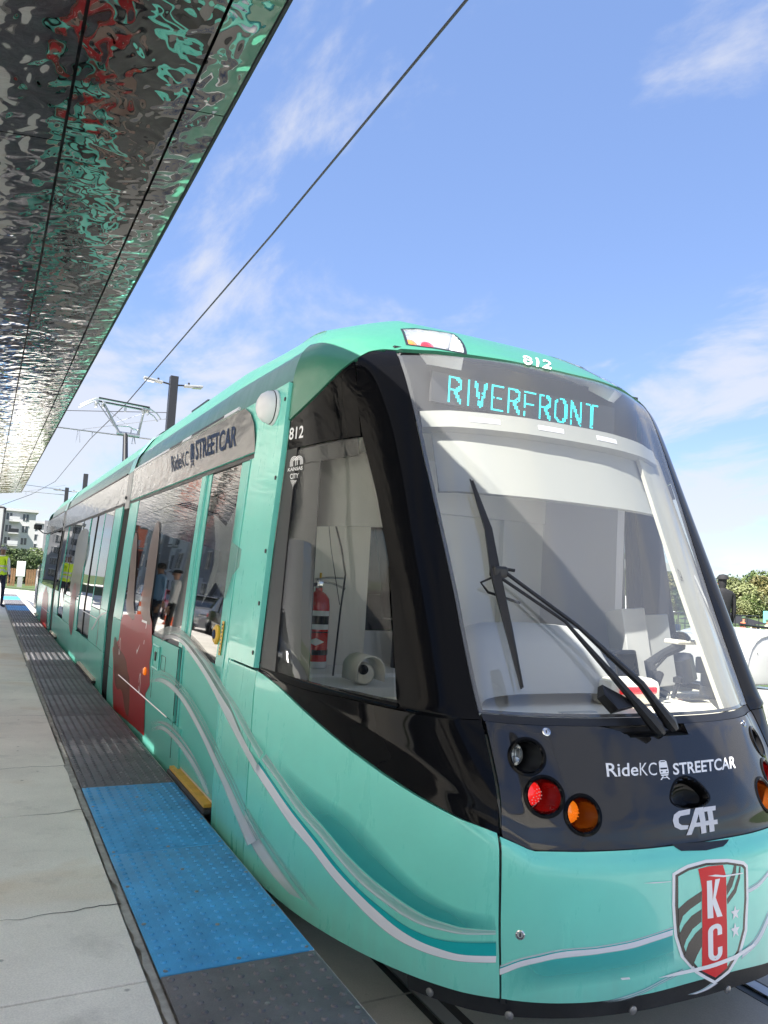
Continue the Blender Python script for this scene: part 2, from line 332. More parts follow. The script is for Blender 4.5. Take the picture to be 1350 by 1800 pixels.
# rough mortar edge between slabs and tiles
mb=MB(); vs=[]; K=700
for i in range(K+1):
    y=Y0+(Y1-Y0)*i/K; e=.650+.020*pnoise(Vector((y*3.1,0,0)))+.016*pnoise(Vector((y*14,2,0)))-.02*max(0,pnoise(Vector((y*.8,5,0))))
    vs+=[(e,y,PZ+.0012),(.678,y,PZ+.0012)]
mb.add(vs,[(2*i,2*i+1,2*i+3,2*i+2) for i in range(K)]); e=mb.build('mortar_edge','mortar',pf)
# hairline cracks running into the slabs from the rough edge
for cy0,ln,sd_ in ((3.55,.55,1),(6.05,.9,2),(8.05,.5,3),(4.95,.35,4),(10.4,.6,5),(2.2,.4,6)):
    mb=MB(); vs=[]; n_=26
    for i in range(n_+1):
        x=.655-ln*i/n_; yy=cy0+.05*pnoise(Vector((x*6,sd_*3.1,0)))+.02*pnoise(Vector((x*21,sd_,4))); w_=.0035*(1-i/n_)+.0006; vs+=[(x,yy-w_,PZ+.0016),(x,yy+w_,PZ+.0016)]
    mb.add(vs,[(2*i,2*i+1,2*i+3,2*i+2) for i in range(n_)]).build('crack','rubber',pf)
# tactile tiles with real domes
def tile_mesh(name,mt,bars=False):
    mb=MB(); W,Ln=.586,1.252; mb.box((0,0,.004),(W,Ln,.012),bev=.0025)
    for i in range(10):
        for j in range(21):
            x=-W/2+.029+i*.0587; y=-Ln/2+.033+j*.0593; r0,r1,h=.0135,.0085,.0055; N=8
            vs=[(x+r0*math.cos(2*math.pi*k/N),y+r0*math.sin(2*math.pi*k/N),.0101) for k in range(N)]+[(x+r1*math.cos(2*math.pi*k/N),y+r1*math.sin(2*math.pi*k/N),.0101+h) for k in range(N)]
            mb.add(vs,[(k,(k+1)%N,N+(k+1)%N,N+k) for k in range(N)]+[tuple(range(N,2*N))])
    return mb.mesh(name,mt,30)
tmb=tile_mesh('tile','tile_blue'); tmg=tile_mesh('tile','tile_grey')
bm_=MB()
for (x,y) in ((-.27,-.60),(0,-.60),(.27,-.60),(-.27,.60),(.27,.60),(-.275,-.2),(-.275,.2),(.275,-.2),(.275,.2),(.0,.05),(0,-.3),(0,.33)):
    bm_.lathe([(.0095,.009),(.0095,.0125),(.005,.0142),(0,.0142)],(x,y,0),None,8)
bmesh_=bm_.mesh('screw','bolt',30)
for k in range(-8,26):
    y=2.868+1.26*k+.63
    if y-.63<Y0 or y+.63>Y1+.2: continue
    blue=k in (0,1,17,18,22,23)
    o=bpy.data.objects.new('tactile_tile',tmb if blue else tmg); place(o,pf,(0.977,y,PZ+.002+random.uniform(-.0006,.0006)))
    o.location-=wloc(pf); o.rotation_euler=(0,0,random.uniform(-.0012,.0012))
    if blue: o['label']='blue tactile tile with small domes'
    if k<10:
        s_=bpy.data.objects.new('screws',bmesh_); col.objects.link(s_); s_.parent=o; s_['kind']='stuff'
# road and lot behind the platform (seen mirrored in the car's side)
plane('footway',[(-5.2,-40),(-4.46,-40),(-4.46,60),(-5.2,60)],-.012,'concrete_road')
plane('road',[(-11,-60),(-5.2,-60),(-5.2,70),(-11,70)],-.016,'concrete_road')
plane('forecourt',[(-60,-60),(30,-60),(30,-9.1),(-60,-9.1)],-.014,'concrete_road')
plane('forecourt',[(7.2,-9.1),(11,-9.1),(11,60),(7.2,60)],-.016,'concrete_road')
plane('forecourt',[(-26,-9.1),(-13,-9.1),(-13,150),(-26,150)],-.013,'concrete_road')
plane('lawn',[(-13,-9.1),(-11,-9.1),(-11,150),(-13,150)],-.010,'grass')
plane('plaza',[(-34,46),(-4,40),(-1.4,35.7),(1.2,35.7),(1.2,70),(-34,84)],-.014,'concrete_road')
kb_=MB().box((-5.25,0,.05),(.15,120,.14)).build('kerb','concrete'); kb_['kind']='structure'

# ---------------- station canopy ----------------
CZE,CXE,CT=3.88,.80,.14
def cz(x): return CZE-CT*(CXE-x)
can=empty('station_canopy',(-1.5,10,0),'platform canopy with rippled mirror steel soffit over the concrete platform','canopy')
sx=[(.808,.612,2.868-.29,2.787),(.606,.146,5.245-8*2.787,2.787),(.140,-.32,3.0-8*2.787,2.787)]
def cpanel(x1,x0,y0,y1,th=.10,nm='soffit_panel'):
    mb=MB(); g=.0035
    p=[(x0+g,y0+g),(x1-g,y0+g),(x1-g,y1-g),(x0+g,y1-g)]
    mb.add([(x,y,cz(x)) for x,y in p]+[(x,y,cz(x)+th) for x,y in p],[(0,1,2,3),(7,6,5,4),(0,4,5,1),(1,5,6,2),(2,6,7,3),(3,7,4,0)])
    return mb.build(nm,'mirror_steel',can)
CY0,CY1=-8.,26.8
for (x1,x0,yo,L) in ((.796,.612,3.42-5*2.787,2.787),(.606,.146,5.245-6*2.787,2.787),(.140,-.33,3.9-6*2.787,2.787)):
    y=yo
    while y<CY1:
        a,b=max(y,CY0),min(y+L,CY1)
        if b-a>.1: cpanel(x1,x0,a,b)
        y+=L
# inner strip: unseen louvred slots added to throw sun bars on the tiles
SL=[(-.8,-.3),(5.32,5.83),(11.42,12.42),(15.32,15.46),(17.6,18.6)]
y=CY0
for a,b in SL+[(CY1,CY1)]:
    if a-y>.05: cpanel(-1.04,-1.72,y,a)
    if b>a:
        for k in range(9):
            x=-1.07-.072*k; cpanel(x,x-(.056 if a<6 else .034),a,b,.03,'light_bar_louvre')
    y=b
y=CY0
while y<CY1: cpanel(-.336,-1.034,y,min(y+2.787,CY1)); cpanel(-1.726,-4.4,y,min(y+2.787,CY1)); y+=2.787
mb=MB(); x=.800
mb.add([(x,CY0,cz(x)-.004),(x+.012,CY0,cz(x)-.004),(x+.012,CY0,cz(x)+.14),(x,CY0,cz(x)+.14),(x,CY1,cz(x)-.004),(x+.012,CY1,cz(x)-.004),(x+.012,CY1,cz(x)+.14),(x,CY1,cz(x)+.14)],[(0,1,2,3),(7,6,5,4),(0,4,5,1),(1,5,6,2),(2,6,7,3),(3,7,4,0)]); mb.build('edge_trim','pole_paint',can)
mb=MB()
for k in range(4):
    Yc=(-2.,5.2,13.5,22.5)[k]; c_=MB().tube([(-2.5,Yc,PZ),(-2.5,Yc,cz(-2.5))],.12,16).build('column','grey_trim',can,smooth=40); MB().lathe([(.2,0),(.2,.02),(.14,.03)],(-2.5,Yc,PZ),None,16).build('column_base','steel',c_)
mb=MB()
for y in range(-7,27,3): MB().box((-1.9,y,cz(-1.9)+.22),(4.6,.1,.2),Matrix.Rotation(-math.atan(CT),3,'Y')).build('roof_beam','pole_paint',can)
for x1,x0 in ((.79,-1.03),(-1.75,-4.38)): MB().add([(x0,CY0,cz(x0)+.102),(x1,CY0,cz(x1)+.102),(x1,CY1,cz(x1)+.102),(x0,CY1,cz(x0)+.102),(x0,CY0,cz(x0)+.112),(x1,CY0,cz(x1)+.112),(x1,CY1,cz(x1)+.112),(x0,CY1,cz(x0)+.112)],[(0,1,2,3),(7,6,5,4),(0,4,5,1),(1,5,6,2),(2,6,7,3),(3,7,4,0)]).build('roof_deck','pole_paint',can)

# ---- nose surface -------------------------------------------------
NG=[0,.2,.4,.5,.6,.7,.75,.8,.87,.93,.97,1.0]
DL=[0,.012,.06,.11,.19,.33,.44,.58,.85,1.18,1.5,1.81]
DM=[0,.012,.06,.11,.18,.205,.232,.295,.50,.78,1.07,1.5]
DT=[0,.012,.07,.12,.18,.235,.268,.305,.385,.49,.60,.79]
#   cY   cZ    W     sY    sZ   wl wm wt
ROWS=[
 (2.14,.20, 1.29,3.94,.16, 1,0,0),
 (2.127,.32,1.305,3.94,.32, 1,0,0),
 (2.150,.54,1.31,3.94,.70, 1,0,0),
 (2.170,.76,1.31,3.94,1.18,1,0,0),
 (2.215,.82,1.305,3.94,1.275,.8,.2,0),
 (2.238,.90,1.303,3.94,1.278,.7,.3,0),
 (2.274,.986,1.302,3.94,1.281,.6,.4,0),
 (2.400,1.22,1.30,3.94,1.288,.2,.8,0),
 (2.440,1.275,1.30,3.94,1.295,0,1,0),
 (2.750,1.93,1.265,3.94,1.93,0,.85,.15),
 (3.000,2.52,1.230,3.94,2.45,0,.6,.4),
 (3.150,2.90,1.212,3.94,2.84,0,.1,.9),
 (3.36,3.045,1.17,3.95,3.00,0,0,1),
 (3.70,3.215,1.06,3.97,3.115,0,0,1),
 (4.10,3.36,.965,4.12,3.215,0,0,1),
 (4.50,3.42,.895,4.50,3.305,0,0,1),
 (5.00,3.44,.82,5.00,3.37,0,0,1),
]
def pch(xs,ys,x):
    n=len(xs)
    if x<=xs[0]: return ys[0]
    if x>=xs[-1]: return ys[-1]
    i=0
    while xs[i+1]<x: i+=1
    def sl(k):
        if k==0: return (ys[1]-ys[0])/(xs[1]-xs[0])
        if k==n-1: return (ys[-1]-ys[-2])/(xs[-1]-xs[-2])
        a=(ys[k]-ys[k-1])/(xs[k]-xs[k-1]); b=(ys[k+1]-ys[k])/(xs[k+1]-xs[k])
        if a*b<=0: return 0.
        h0=xs[k]-xs[k-1];h1=xs[k+1]-xs[k]
        w1=2*h1+h0;w2=h1+2*h0
        return (w1+w2)/(w1/a+w2/b)
    h=xs[i+1]-xs[i];t=(x-xs[i])/h
    m0=sl(i)*h;m1=sl(i+1)*h
    return (2*t**3-3*t*t+1)*ys[i]+(t**3-2*t*t+t)*m0+(-2*t**3+3*t*t)*ys[i+1]+(t**3-t*t)*m1
_VI=list(range(len(ROWS)))
_COL=[[r[k] for r in ROWS] for k in range(8)]
def gz(n):
    return 0. if n<.55 else ((n-.55)/.45)**1.15
def S(n,v):
    a=abs(n)
    cY,cZ,W,sY,sZ,wl,wm,wt=[pch(_VI,c,v) for c in _COL]
    d=wl*pch(NG,DL,a)/DL[-1]+wm*pch(NG,DM,a)/DM[-1]+wt*pch(NG,DT,a)/DT[-1]
    d/=(wl+wm+wt)
    return (2.62+(-n)*W if False else 2.62+n*W, cY+(sY-cY)*d, cZ+(sZ-cZ)*gz(a))

BX=[(1.27,.12),(1.29,.16),(1.305,.32),(1.31,.54),(1.31,.76),(1.31,1.18),(1.30,1.295),(1.265,1.93),(1.23,2.45),(1.212,2.84),(1.17,3.0),(1.08,3.15),(1.0,3.27),(.92,3.34),(.83,3.385),(.6,3.42),(0,3.44)]
def hw(Z):
    for (a,z),(a2,z2) in zip(BX,BX[1:]):
        if z<=Z<=z2: return a+(a2-a)*(Z-z)/(z2-z)
    return BX[0][0] if Z<BX[0][1] else 0
B={
'lampL':[(-0.632,12.89),(-0.345,12.95),(-0.439,11.35),(-0.65,11.78)],
'lampR':[(0.54,12.69),(0.55,12.16),(0.553,11.36),(0.249,11.22)],
't812roof':[(-0.192,11.2),(-0.047,11.19),(0.081,12.06),(-0.099,12.02)],
't812side':[(-0.997,10.12),(-0.979,10.1),(-0.979,10.25),(-0.997,10.27)],
'kansas':[(-0.994,9.74),(-0.977,9.73),(-0.977,9.77),(-0.994,9.78)],
'city':[(-0.99,9.65),(-0.981,9.65),(-0.981,9.7),(-0.991,9.71)],
'kctop':[(-0.992,9.79),(-0.977,9.79),(-0.978,9.9),(-0.993,9.92)],
'kcbot':[(-0.989,9.64),(-0.983,9.63),(-0.986,9.54)],
'ride':[(-0.292,6.35),(-0.178,6.35),(-0.164,6.5),(-0.283,6.51)],
'kc':[(-0.172,6.35),(-0.105,6.34),(-0.09,6.49),(-0.158,6.5)],
'icon':[(-0.1,6.28),(-0.054,6.28),(-0.04,6.52),(-0.085,6.52)],
'streetcar':[(-0.038,6.33),(0.27,6.33),(0.29,6.48),(-0.025,6.47)],
'caf':[(-0.086,4.41),(0.093,4.6),(0.1,5.49),(-0.085,5.48)],
'cafp':[[(-0.012,5.5),(-0.062,5.45),(-0.085,5.3),(-0.095,5.04),(-0.092,4.78),(-0.07,4.63),(-0.041,4.63),(-0.035,4.79),(-0.062,4.82),(-0.072,4.92),(-0.07,5.11),(-0.059,5.21),(-0.021,5.25)],[(-0.05,4.37),(-0.029,4.37),(0.033,5.51),(0.009,5.5)],[(0.013,4.36),(0.036,4.37),(0.047,5.51),(0.019,5.5)],[(-0.02,4.69),(0.027,4.68),(0.027,4.84),(-0.013,4.86)],[(0.051,4.37),(0.074,4.38),(0.083,5.31),(0.059,5.31)],[(0.041,5.28),(0.049,5.49),(0.104,5.49),(0.098,5.28)],[(0.027,4.69),(0.094,4.67),(0.096,4.86),(0.029,4.88)]],
'lamps':[(-0.518,6.57),(-0.497,6.07),(-0.399,5.52)],
'handle':[(0.005,5.89)],
'locks':[(-0.444,6.97),(0.45,6.94),(-0.595,1.93)],
'cr_outer':[(-0.152,2.83),(-0.092,2.99),(-0.013,3.08),(0.079,2.98),(0.155,2.83),(0.172,2.74),(0.168,2.22),(0.152,1.74),(0.114,1.43),(0.056,1.17),(-0.008,1.04),(-0.083,1.31),(-0.135,1.59),(-0.153,1.89),(-0.157,2.34)],
'cr_inner':[(-0.141,2.79),(-0.09,2.9),(-0.016,2.97),(0.076,2.89),(0.149,2.77),(0.161,2.71),(0.157,2.23),(0.14,1.77),(0.105,1.47),(0.052,1.23),(-0.008,1.11),(-0.074,1.34),(-0.124,1.61),(-0.142,1.89),(-0.146,2.34)],
'cr_field':[(-0.131,2.76),(-0.086,2.85),(-0.017,2.9),(0.075,2.84),(0.14,2.74),(0.15,2.69),(0.146,2.24),(0.13,1.79),(0.097,1.5),(0.046,1.29),(-0.007,1.18),(-0.067,1.36),(-0.114,1.63),(-0.132,1.9),(-0.135,2.33)],
'cr_red':[(-0.052,2.85),(-0.009,2.88),(0.054,2.85),(0.065,2.64),(0.059,1.88),(0.046,1.28),(-0.007,1.17),(-0.059,1.33),(-0.045,1.97),(-0.041,2.51)],
'cr_bk1':[(-0.135,2.29),(-0.1,2.38),(-0.042,2.48),(-0.044,2.34),(-0.088,2.26),(-0.118,2.18),(-0.137,2.0)],
'cr_bk2':[(-0.137,1.91),(-0.115,2.05),(-0.085,2.16),(-0.045,2.23),(-0.047,2.05),(-0.083,1.96),(-0.11,1.82),(-0.129,1.66)],
'cr_bk3':[(-0.123,1.59),(-0.103,1.76),(-0.072,1.89),(-0.046,1.96),(-0.052,1.68),(-0.074,1.56),(-0.093,1.42)],
'cr_bk4':[(0.065,2.48),(0.081,2.58),(0.097,2.7),(0.104,2.8),(0.116,2.79),(0.111,2.64),(0.091,2.46),(0.066,2.35)],
'cr_bk5':[(0.065,2.3),(0.099,2.42),(0.121,2.6),(0.128,2.75),(0.135,2.74),(0.13,2.56),(0.108,2.36),(0.067,2.22)],
'cr_scr':[(-0.224,1.36),(-0.162,1.39),(-0.04,1.4),(0.08,1.44),(0.172,1.53),(0.181,1.5),(0.088,1.38),(-0.032,1.34),(-0.159,1.34)],
'cr_scr2':[(-0.343,1.42),(-0.316,1.42),(-0.313,1.39),(-0.339,1.39)],
'cr_scr3':[(-0.016,2.7),(0.015,2.7),(0.053,2.66),(0.141,2.64),(0.143,2.62),(0.053,2.63),(0.01,2.67)],
'cr_scr4':[(-0.26,2.72),(-0.224,2.72),(-0.162,2.7),(-0.162,2.69),(-0.224,2.7)],
'crK':[(-0.023,2.08),(0.041,2.07),(0.036,2.62),(-0.021,2.62)],
'crC':[(-0.032,1.44),(0.027,1.44),(0.037,1.98),(-0.023,1.97)],
'stars':[(0.099,2.07),(0.094,1.8)],
'starr':[(0.078,2.09),(0.121,2.06)],
'bs_up':[(-0.638,1.47),(-0.593,1.64),(-0.535,1.78),(-0.482,1.84),(-0.39,1.88),(-0.299,1.93),(-0.229,1.99),(-0.157,2.05)],
'bs_mid':[(-0.639,1.42),(-0.594,1.59),(-0.535,1.73),(-0.482,1.8),(-0.39,1.84),(-0.3,1.89),(-0.229,1.95),(-0.157,2.0)],
'bs_lo':[(-0.639,1.33),(-0.594,1.51),(-0.536,1.65),(-0.483,1.71),(-0.391,1.76),(-0.301,1.8),(-0.231,1.86),(-0.159,1.91)],
'bs2_up':[(-0.409,1.04),(-0.347,1.11),(-0.281,1.2),(-0.209,1.32),(-0.13,1.42)],
'bs2_lo':[(-0.372,1.01),(-0.322,1.05),(-0.268,1.13),(-0.203,1.25),(-0.123,1.35)],
'bs3_up':[(0.169,2.39),(0.223,2.45),(0.28,2.57)],
'bs3_lo':[(0.17,2.3),(0.222,2.35),(0.279,2.47)],
'bs4_up':[(0.13,1.48),(0.196,1.64),(0.269,1.96)],
'bs4_lo':[(0.112,1.33),(0.202,1.5),(0.262,1.73)],
'bs5_up':[(-0.117,0.94),(-0.068,0.98),(-0.026,1.07)],
'bs5_lo':[(-0.076,0.9),(-0.034,0.94),(0.008,1.04)],
'waveA_lo':[(-0.993,2.17),(-0.976,2.05),(-0.95,1.86),(-0.924,1.74),(-0.897,1.59),(-0.869,1.47),(-0.84,1.36),(-0.81,1.29),(-0.779,1.28),(-0.747,1.3),(-0.713,1.35),(-0.646,1.48)],
'waveA_up':[(-0.989,2.25),(-0.972,2.15),(-0.946,1.99),(-0.92,1.85),(-0.892,1.7),(-0.863,1.59),(-0.834,1.5),(-0.806,1.43),(-0.776,1.4),(-0.745,1.41),(-0.713,1.44),(-0.645,1.57)],
'waveT_up':[(-0.988,2.28),(-0.971,2.18),(-0.945,2.03),(-0.918,1.9),(-0.889,1.75),(-0.86,1.64),(-0.83,1.57),(-0.802,1.52),(-0.772,1.51),(-0.742,1.54),(-0.711,1.61),(-0.645,1.76)],
'waveL_lo':[(-0.986,2.3),(-0.968,2.21),(-0.943,2.06),(-0.915,1.94),(-0.887,1.8),(-0.858,1.69),(-0.827,1.63),(-0.799,1.59),(-0.769,1.59),(-0.74,1.63),(-0.709,1.68),(-0.645,1.83)],
'waveL_up':[(-0.981,2.38),(-0.963,2.29),(-0.936,2.16),(-0.908,2.06),(-0.879,1.93),(-0.85,1.84),(-0.82,1.78),(-0.792,1.74),(-0.764,1.72),(-0.735,1.74),(-0.706,1.77),(-0.645,1.89)],
'waveB_lo':[(-1.0,1.51),(-0.993,1.35),(-0.981,1.22),(-0.966,1.11),(-0.949,1.02)],
'waveB_up':[(-1.0,1.68),(-0.984,1.5),(-0.968,1.36),(-0.95,1.22),(-0.93,1.08)],
'waveB2_up':[(-0.996,1.73),(-0.978,1.58),(-0.958,1.46),(-0.935,1.31),(-0.906,1.08)],
'dark':[(-0.961,2.17),(-0.92,2.27),(-0.885,2.29),(-0.843,2.18),(-0.824,2.05),(-0.811,1.81),(-0.841,1.78),(-0.87,1.87),(-0.905,2.05),(-0.935,2.19)],
'shade_up':[(-0.972,2.43),(-0.939,2.36),(-0.907,2.34),(-0.873,2.33),(-0.838,2.24),(-0.803,2.11),(-0.764,2.01),(-0.713,1.99),(-0.647,2.09)],
'notch':[(-0.114,4.05),(-0.107,3.87),(-0.091,3.61),(0.005,3.47),(0.086,3.52),(0.113,3.69),(0.129,3.86)],
'panel_light':[(-0.995,3.17),(-0.947,2.84),(-0.983,2.37),(-1.0,2.55)],
'glassb':[(-0.995,8.09),(-0.83,8.12),(-0.819,8.45),(-0.822,8.95),(-0.852,9.79),(-0.994,9.94),(-0.993,9.1)],
'wip':[(-0.518,9.51),(-0.488,9.15),(-0.49,8.85),(-0.485,8.57),(-0.483,8.26)],
'warm':[(-0.009,7.09),(-0.08,8.28),(-0.273,8.58),(-0.487,8.87)],
'warm2':[(-0.074,6.99),(-0.172,8.3),(-0.314,8.6),(-0.499,8.83)],
'wipbox':[(-0.218,8.29),(-0.109,8.12),(-0.198,8.05),(-0.233,8.21)],
'recess':[(-0.198,7.41),(-0.144,6.7),(0.112,6.69),(0.17,7.5),(0.107,7.58)],
'domelight':[(-1.0,10.55)],
'arch':[(-0.998,10.39),(-0.974,10.55),(-0.94,10.72),(-0.901,10.95),(-0.838,11.27),(-0.774,11.5),(-0.705,11.53)],
'seamcap':[(-1.0,10.98),(-1.0,12.05),(-1.0,13.37)],
'hood_edge':[(-0.996,10.93),(-0.96,10.9),(-0.928,10.79),(-0.895,10.54),(-0.872,10.33),(-0.857,10.03)],
'twelveA':[(0.453,8.91),(0.615,8.92),(0.633,8.98),(0.475,8.96)],
's_ride':[(6.859,2.619),(6.238,2.615),(6.308,2.744),(6.993,2.778)],
's_icon':[(6.157,2.584),(6.014,2.587),(6.121,2.792),(6.284,2.798)],
's_street':[(6.005,2.628),(4.893,2.597),(4.923,2.745),(6.093,2.799)],
'sA_out':[(6.718,1.218),(6.574,1.259),(6.369,1.3),(6.133,1.331),(5.846,1.345),(5.675,1.334),(5.508,1.318),(5.322,1.295),(5.137,1.263),(4.941,1.23),(4.757,1.199)],
'sA_lo':[(6.339,1.185),(6.121,1.232),(5.925,1.25),(5.725,1.248),(5.492,1.22),(5.267,1.181),(5.069,1.139),(4.882,1.094),(4.705,1.043),(4.559,0.996),(4.381,0.939),(4.166,0.876),(3.953,0.814),(3.818,0.776)],
'sA_up':[(6.37,1.222),(6.143,1.26),(5.916,1.276),(5.7,1.274),(5.46,1.247),(5.229,1.208),(5.012,1.168),(4.83,1.125),(4.658,1.08),(4.498,1.04),(4.311,0.995),(4.148,0.929),(3.968,0.874),(3.797,0.827)],
'sL_lo':[(6.314,1.234),(6.092,1.272),(5.866,1.287),(5.67,1.285),(5.43,1.26),(5.202,1.222),(4.984,1.184),(4.795,1.143),(4.618,1.098),(4.461,1.061),(4.284,1.019),(4.125,0.961),(3.947,0.906),(3.777,0.856)],
'sL_up':[(6.31,1.268),(6.056,1.306),(5.801,1.317),(5.61,1.314),(5.376,1.289),(5.154,1.254),(4.933,1.218),(4.734,1.179),(4.562,1.139),(4.408,1.1),(4.212,1.054),(4.043,1.002),(3.872,0.949),(3.713,0.903)],
'sB_lo':[(6.658,0.82),(6.278,0.881),(5.936,0.892),(5.616,0.874),(5.342,0.832),(5.087,0.779),(4.873,0.726),(4.715,0.679),(4.546,0.629),(4.35,0.573),(4.134,0.496),(3.987,0.444),(3.878,0.403)],
'sB_up':[(6.67,0.846),(6.291,0.912),(5.921,0.932),(5.576,0.912),(5.282,0.871),(5.018,0.814),(4.801,0.762),(4.629,0.717),(4.466,0.671),(4.26,0.615),(4.02,0.546),(3.852,0.502),(3.738,0.472)],
'sB2_up':[(6.675,0.908),(6.254,0.983),(5.858,0.996),(5.492,0.969),(5.182,0.926),(4.918,0.869),(4.696,0.813),(4.53,0.768),(4.374,0.721),(4.16,0.667),(3.927,0.589),(3.743,0.547),(3.63,0.522)],
'sC_lo':[(6.45,0.462),(6.076,0.549),(5.779,0.565),(5.446,0.552),(5.141,0.52),(4.885,0.477),(4.709,0.431)],
'sC_up':[(6.463,0.5),(6.09,0.584),(5.738,0.606),(5.385,0.597),(5.062,0.565),(4.81,0.521),(4.618,0.465)],
'sD_up':[(6.483,0.556),(6.107,0.625),(5.816,0.66),(5.481,0.648),(5.221,0.622),(4.977,0.579),(4.751,0.53)],
'red1':[(8.701,0.752),(8.821,0.889),(8.462,1.009),(8.425,1.211),(8.367,1.277),(7.926,1.306),(7.789,1.257),(7.734,1.319),(6.974,1.368),(6.838,1.308),(6.688,1.117),(6.746,0.975),(6.66,0.803),(6.81,0.713),(6.743,0.374),(7.418,0.347),(8.477,0.302)],
'brown':[(8.842,0.984),(8.652,1.034),(8.488,0.934),(7.908,0.885),(7.788,0.774),(7.588,0.725),(7.484,0.371),(7.756,0.397),(7.995,0.59),(8.344,0.498),(8.614,0.667)],
'armA':[(7.792,1.26),(8.311,1.32),(8.313,1.593),(8.444,1.948),(8.383,2.138),(8.257,2.124),(8.133,1.984),(7.956,1.641),(7.88,1.42),(7.643,1.271)],
'armB':[(7.27,1.297),(7.488,1.388),(7.453,1.654),(7.461,1.975),(7.32,2.204),(7.164,2.206),(7.049,2.055),(7.015,1.8),(7.006,1.549),(7.038,1.414),(6.818,1.265)],
'star':[(5.263,2.173),(4.904,2.071),(4.72,2.191),(4.699,1.963),(4.334,1.884),(4.605,1.758),(4.702,1.609),(4.971,1.707),(5.256,1.544),(5.074,1.817),(5.103,1.97)],
'hatchL':[(6.595,1.134),(6.341,1.142),(6.389,0.966),(6.633,0.972)],
'redcrest':[(8.29,0.943),(7.042,0.747),(7.331,1.028)],
'orange':[(6.882,0.889)],
'm2spire':[(14.278,1.172),(14.164,1.738),(14.277,2.263),(13.399,2.365),(12.696,2.274),(12.332,1.931),(12.804,1.606),(12.518,1.241)],
'm2red':[(13.16,0.615),(13.73,0.77),(13.775,1.112),(13.618,1.465),(13.201,1.45),(12.944,1.09),(13.032,0.692)],
'm2swirl_lo':[(10.671,0.916),(10.454,0.976),(10.195,1.08),(9.862,1.165),(9.54,1.206)],
'm2swirl_up':[(10.736,0.943),(10.524,1.014),(10.262,1.117),(9.954,1.184),(9.557,1.229)],
}
# ---------------- surfaces of the streetcar ----------------
_cache={}
def SN(n,v,off=0.):
    k=(round(n,5),round(v,5))
    if k not in _cache:
        p=Vector(S(n,v)); e=.004
        n0,n1=max(-1,n-e),min(1,n+e); v0,v1=max(0,v-.03),min(len(ROWS)-1,v+.03)
        a=Vector(S(n1,v))-Vector(S(n0,v)); b=Vector(S(n,v1))-Vector(S(n,v0))
        N=a.cross(b)
        N=N.normalized() if N.length>1e-9 else Vector((-1 if n<0 else 1,0,0))
        if N.dot(p-Vector((2.62,5.5,1.4)))<0: N=-N
        _cache[k]=(p,N)
    p,N=_cache[k]
    return p+N*off if off else p.copy()
def SNn(n,v): SN(n,v); return _cache[(round(n,5),round(v,5))][1]
def BS(Y,Z,off=0.,sgn=-1):
    w=hw(Z); e=.02; sl=(hw(Z+e)-hw(Z-e))/(2*e)
    N=Vector((sgn,0,-sl)).normalized()
    return Vector((2.62+sgn*w,Y,Z))+N*off
def smooth_poly(l,n):
    """resample a polyline of 2D points (centripetal-ish catmull)"""
    if len(l)<3: return [(l[0][0]+(l[-1][0]-l[0][0])*i/(n-1),l[0][1]+(l[-1][1]-l[0][1])*i/(n-1)) for i in range(n)]
    ts=[0.]
    for a,b in zip(l,l[1:]): ts.append(ts[-1]+max(1e-6,math.hypot(b[0]-a[0],(b[1]-a[1])*.15)))
    return [(pch2(ts,[p[0] for p in l],ts[-1]*i/(n-1)),pch2(ts,[p[1] for p in l],ts[-1]*i/(n-1))) for i in range(n)]
def pch2(xs,ys,x):
    n=len(xs); i=0
    while i<n-2 and xs[i+1]<x: i+=1
    def sl(k):
        if k==0: return (ys[1]-ys[0])/(xs[1]-xs[0])
        if k==n-1: return (ys[-1]-ys[-2])/(xs[-1]-xs[-2])
        return (ys[k+1]-ys[k-1])/(xs[k+1]-xs[k-1])
    h=xs[i+1]-xs[i];t=(x-xs[i])/h; m0=sl(i)*h;m1=sl(i+1)*h
    return (2*t**3-3*t*t+1)*ys[i]+(t**3-2*t*t+t)*m0+(-2*t**3+3*t*t)*ys[i+1]+(t**3-t*t)*m1
def lin(l,x):
    if x<=l[0][0]: return l[0][1]
    for a,b in zip(l,l[1:]):
        if a[0]<=x<=b[0]: return a[1]+(b[1]-a[1])*(x-a[0])/(b[0]-a[0])
    return l[-1][1]
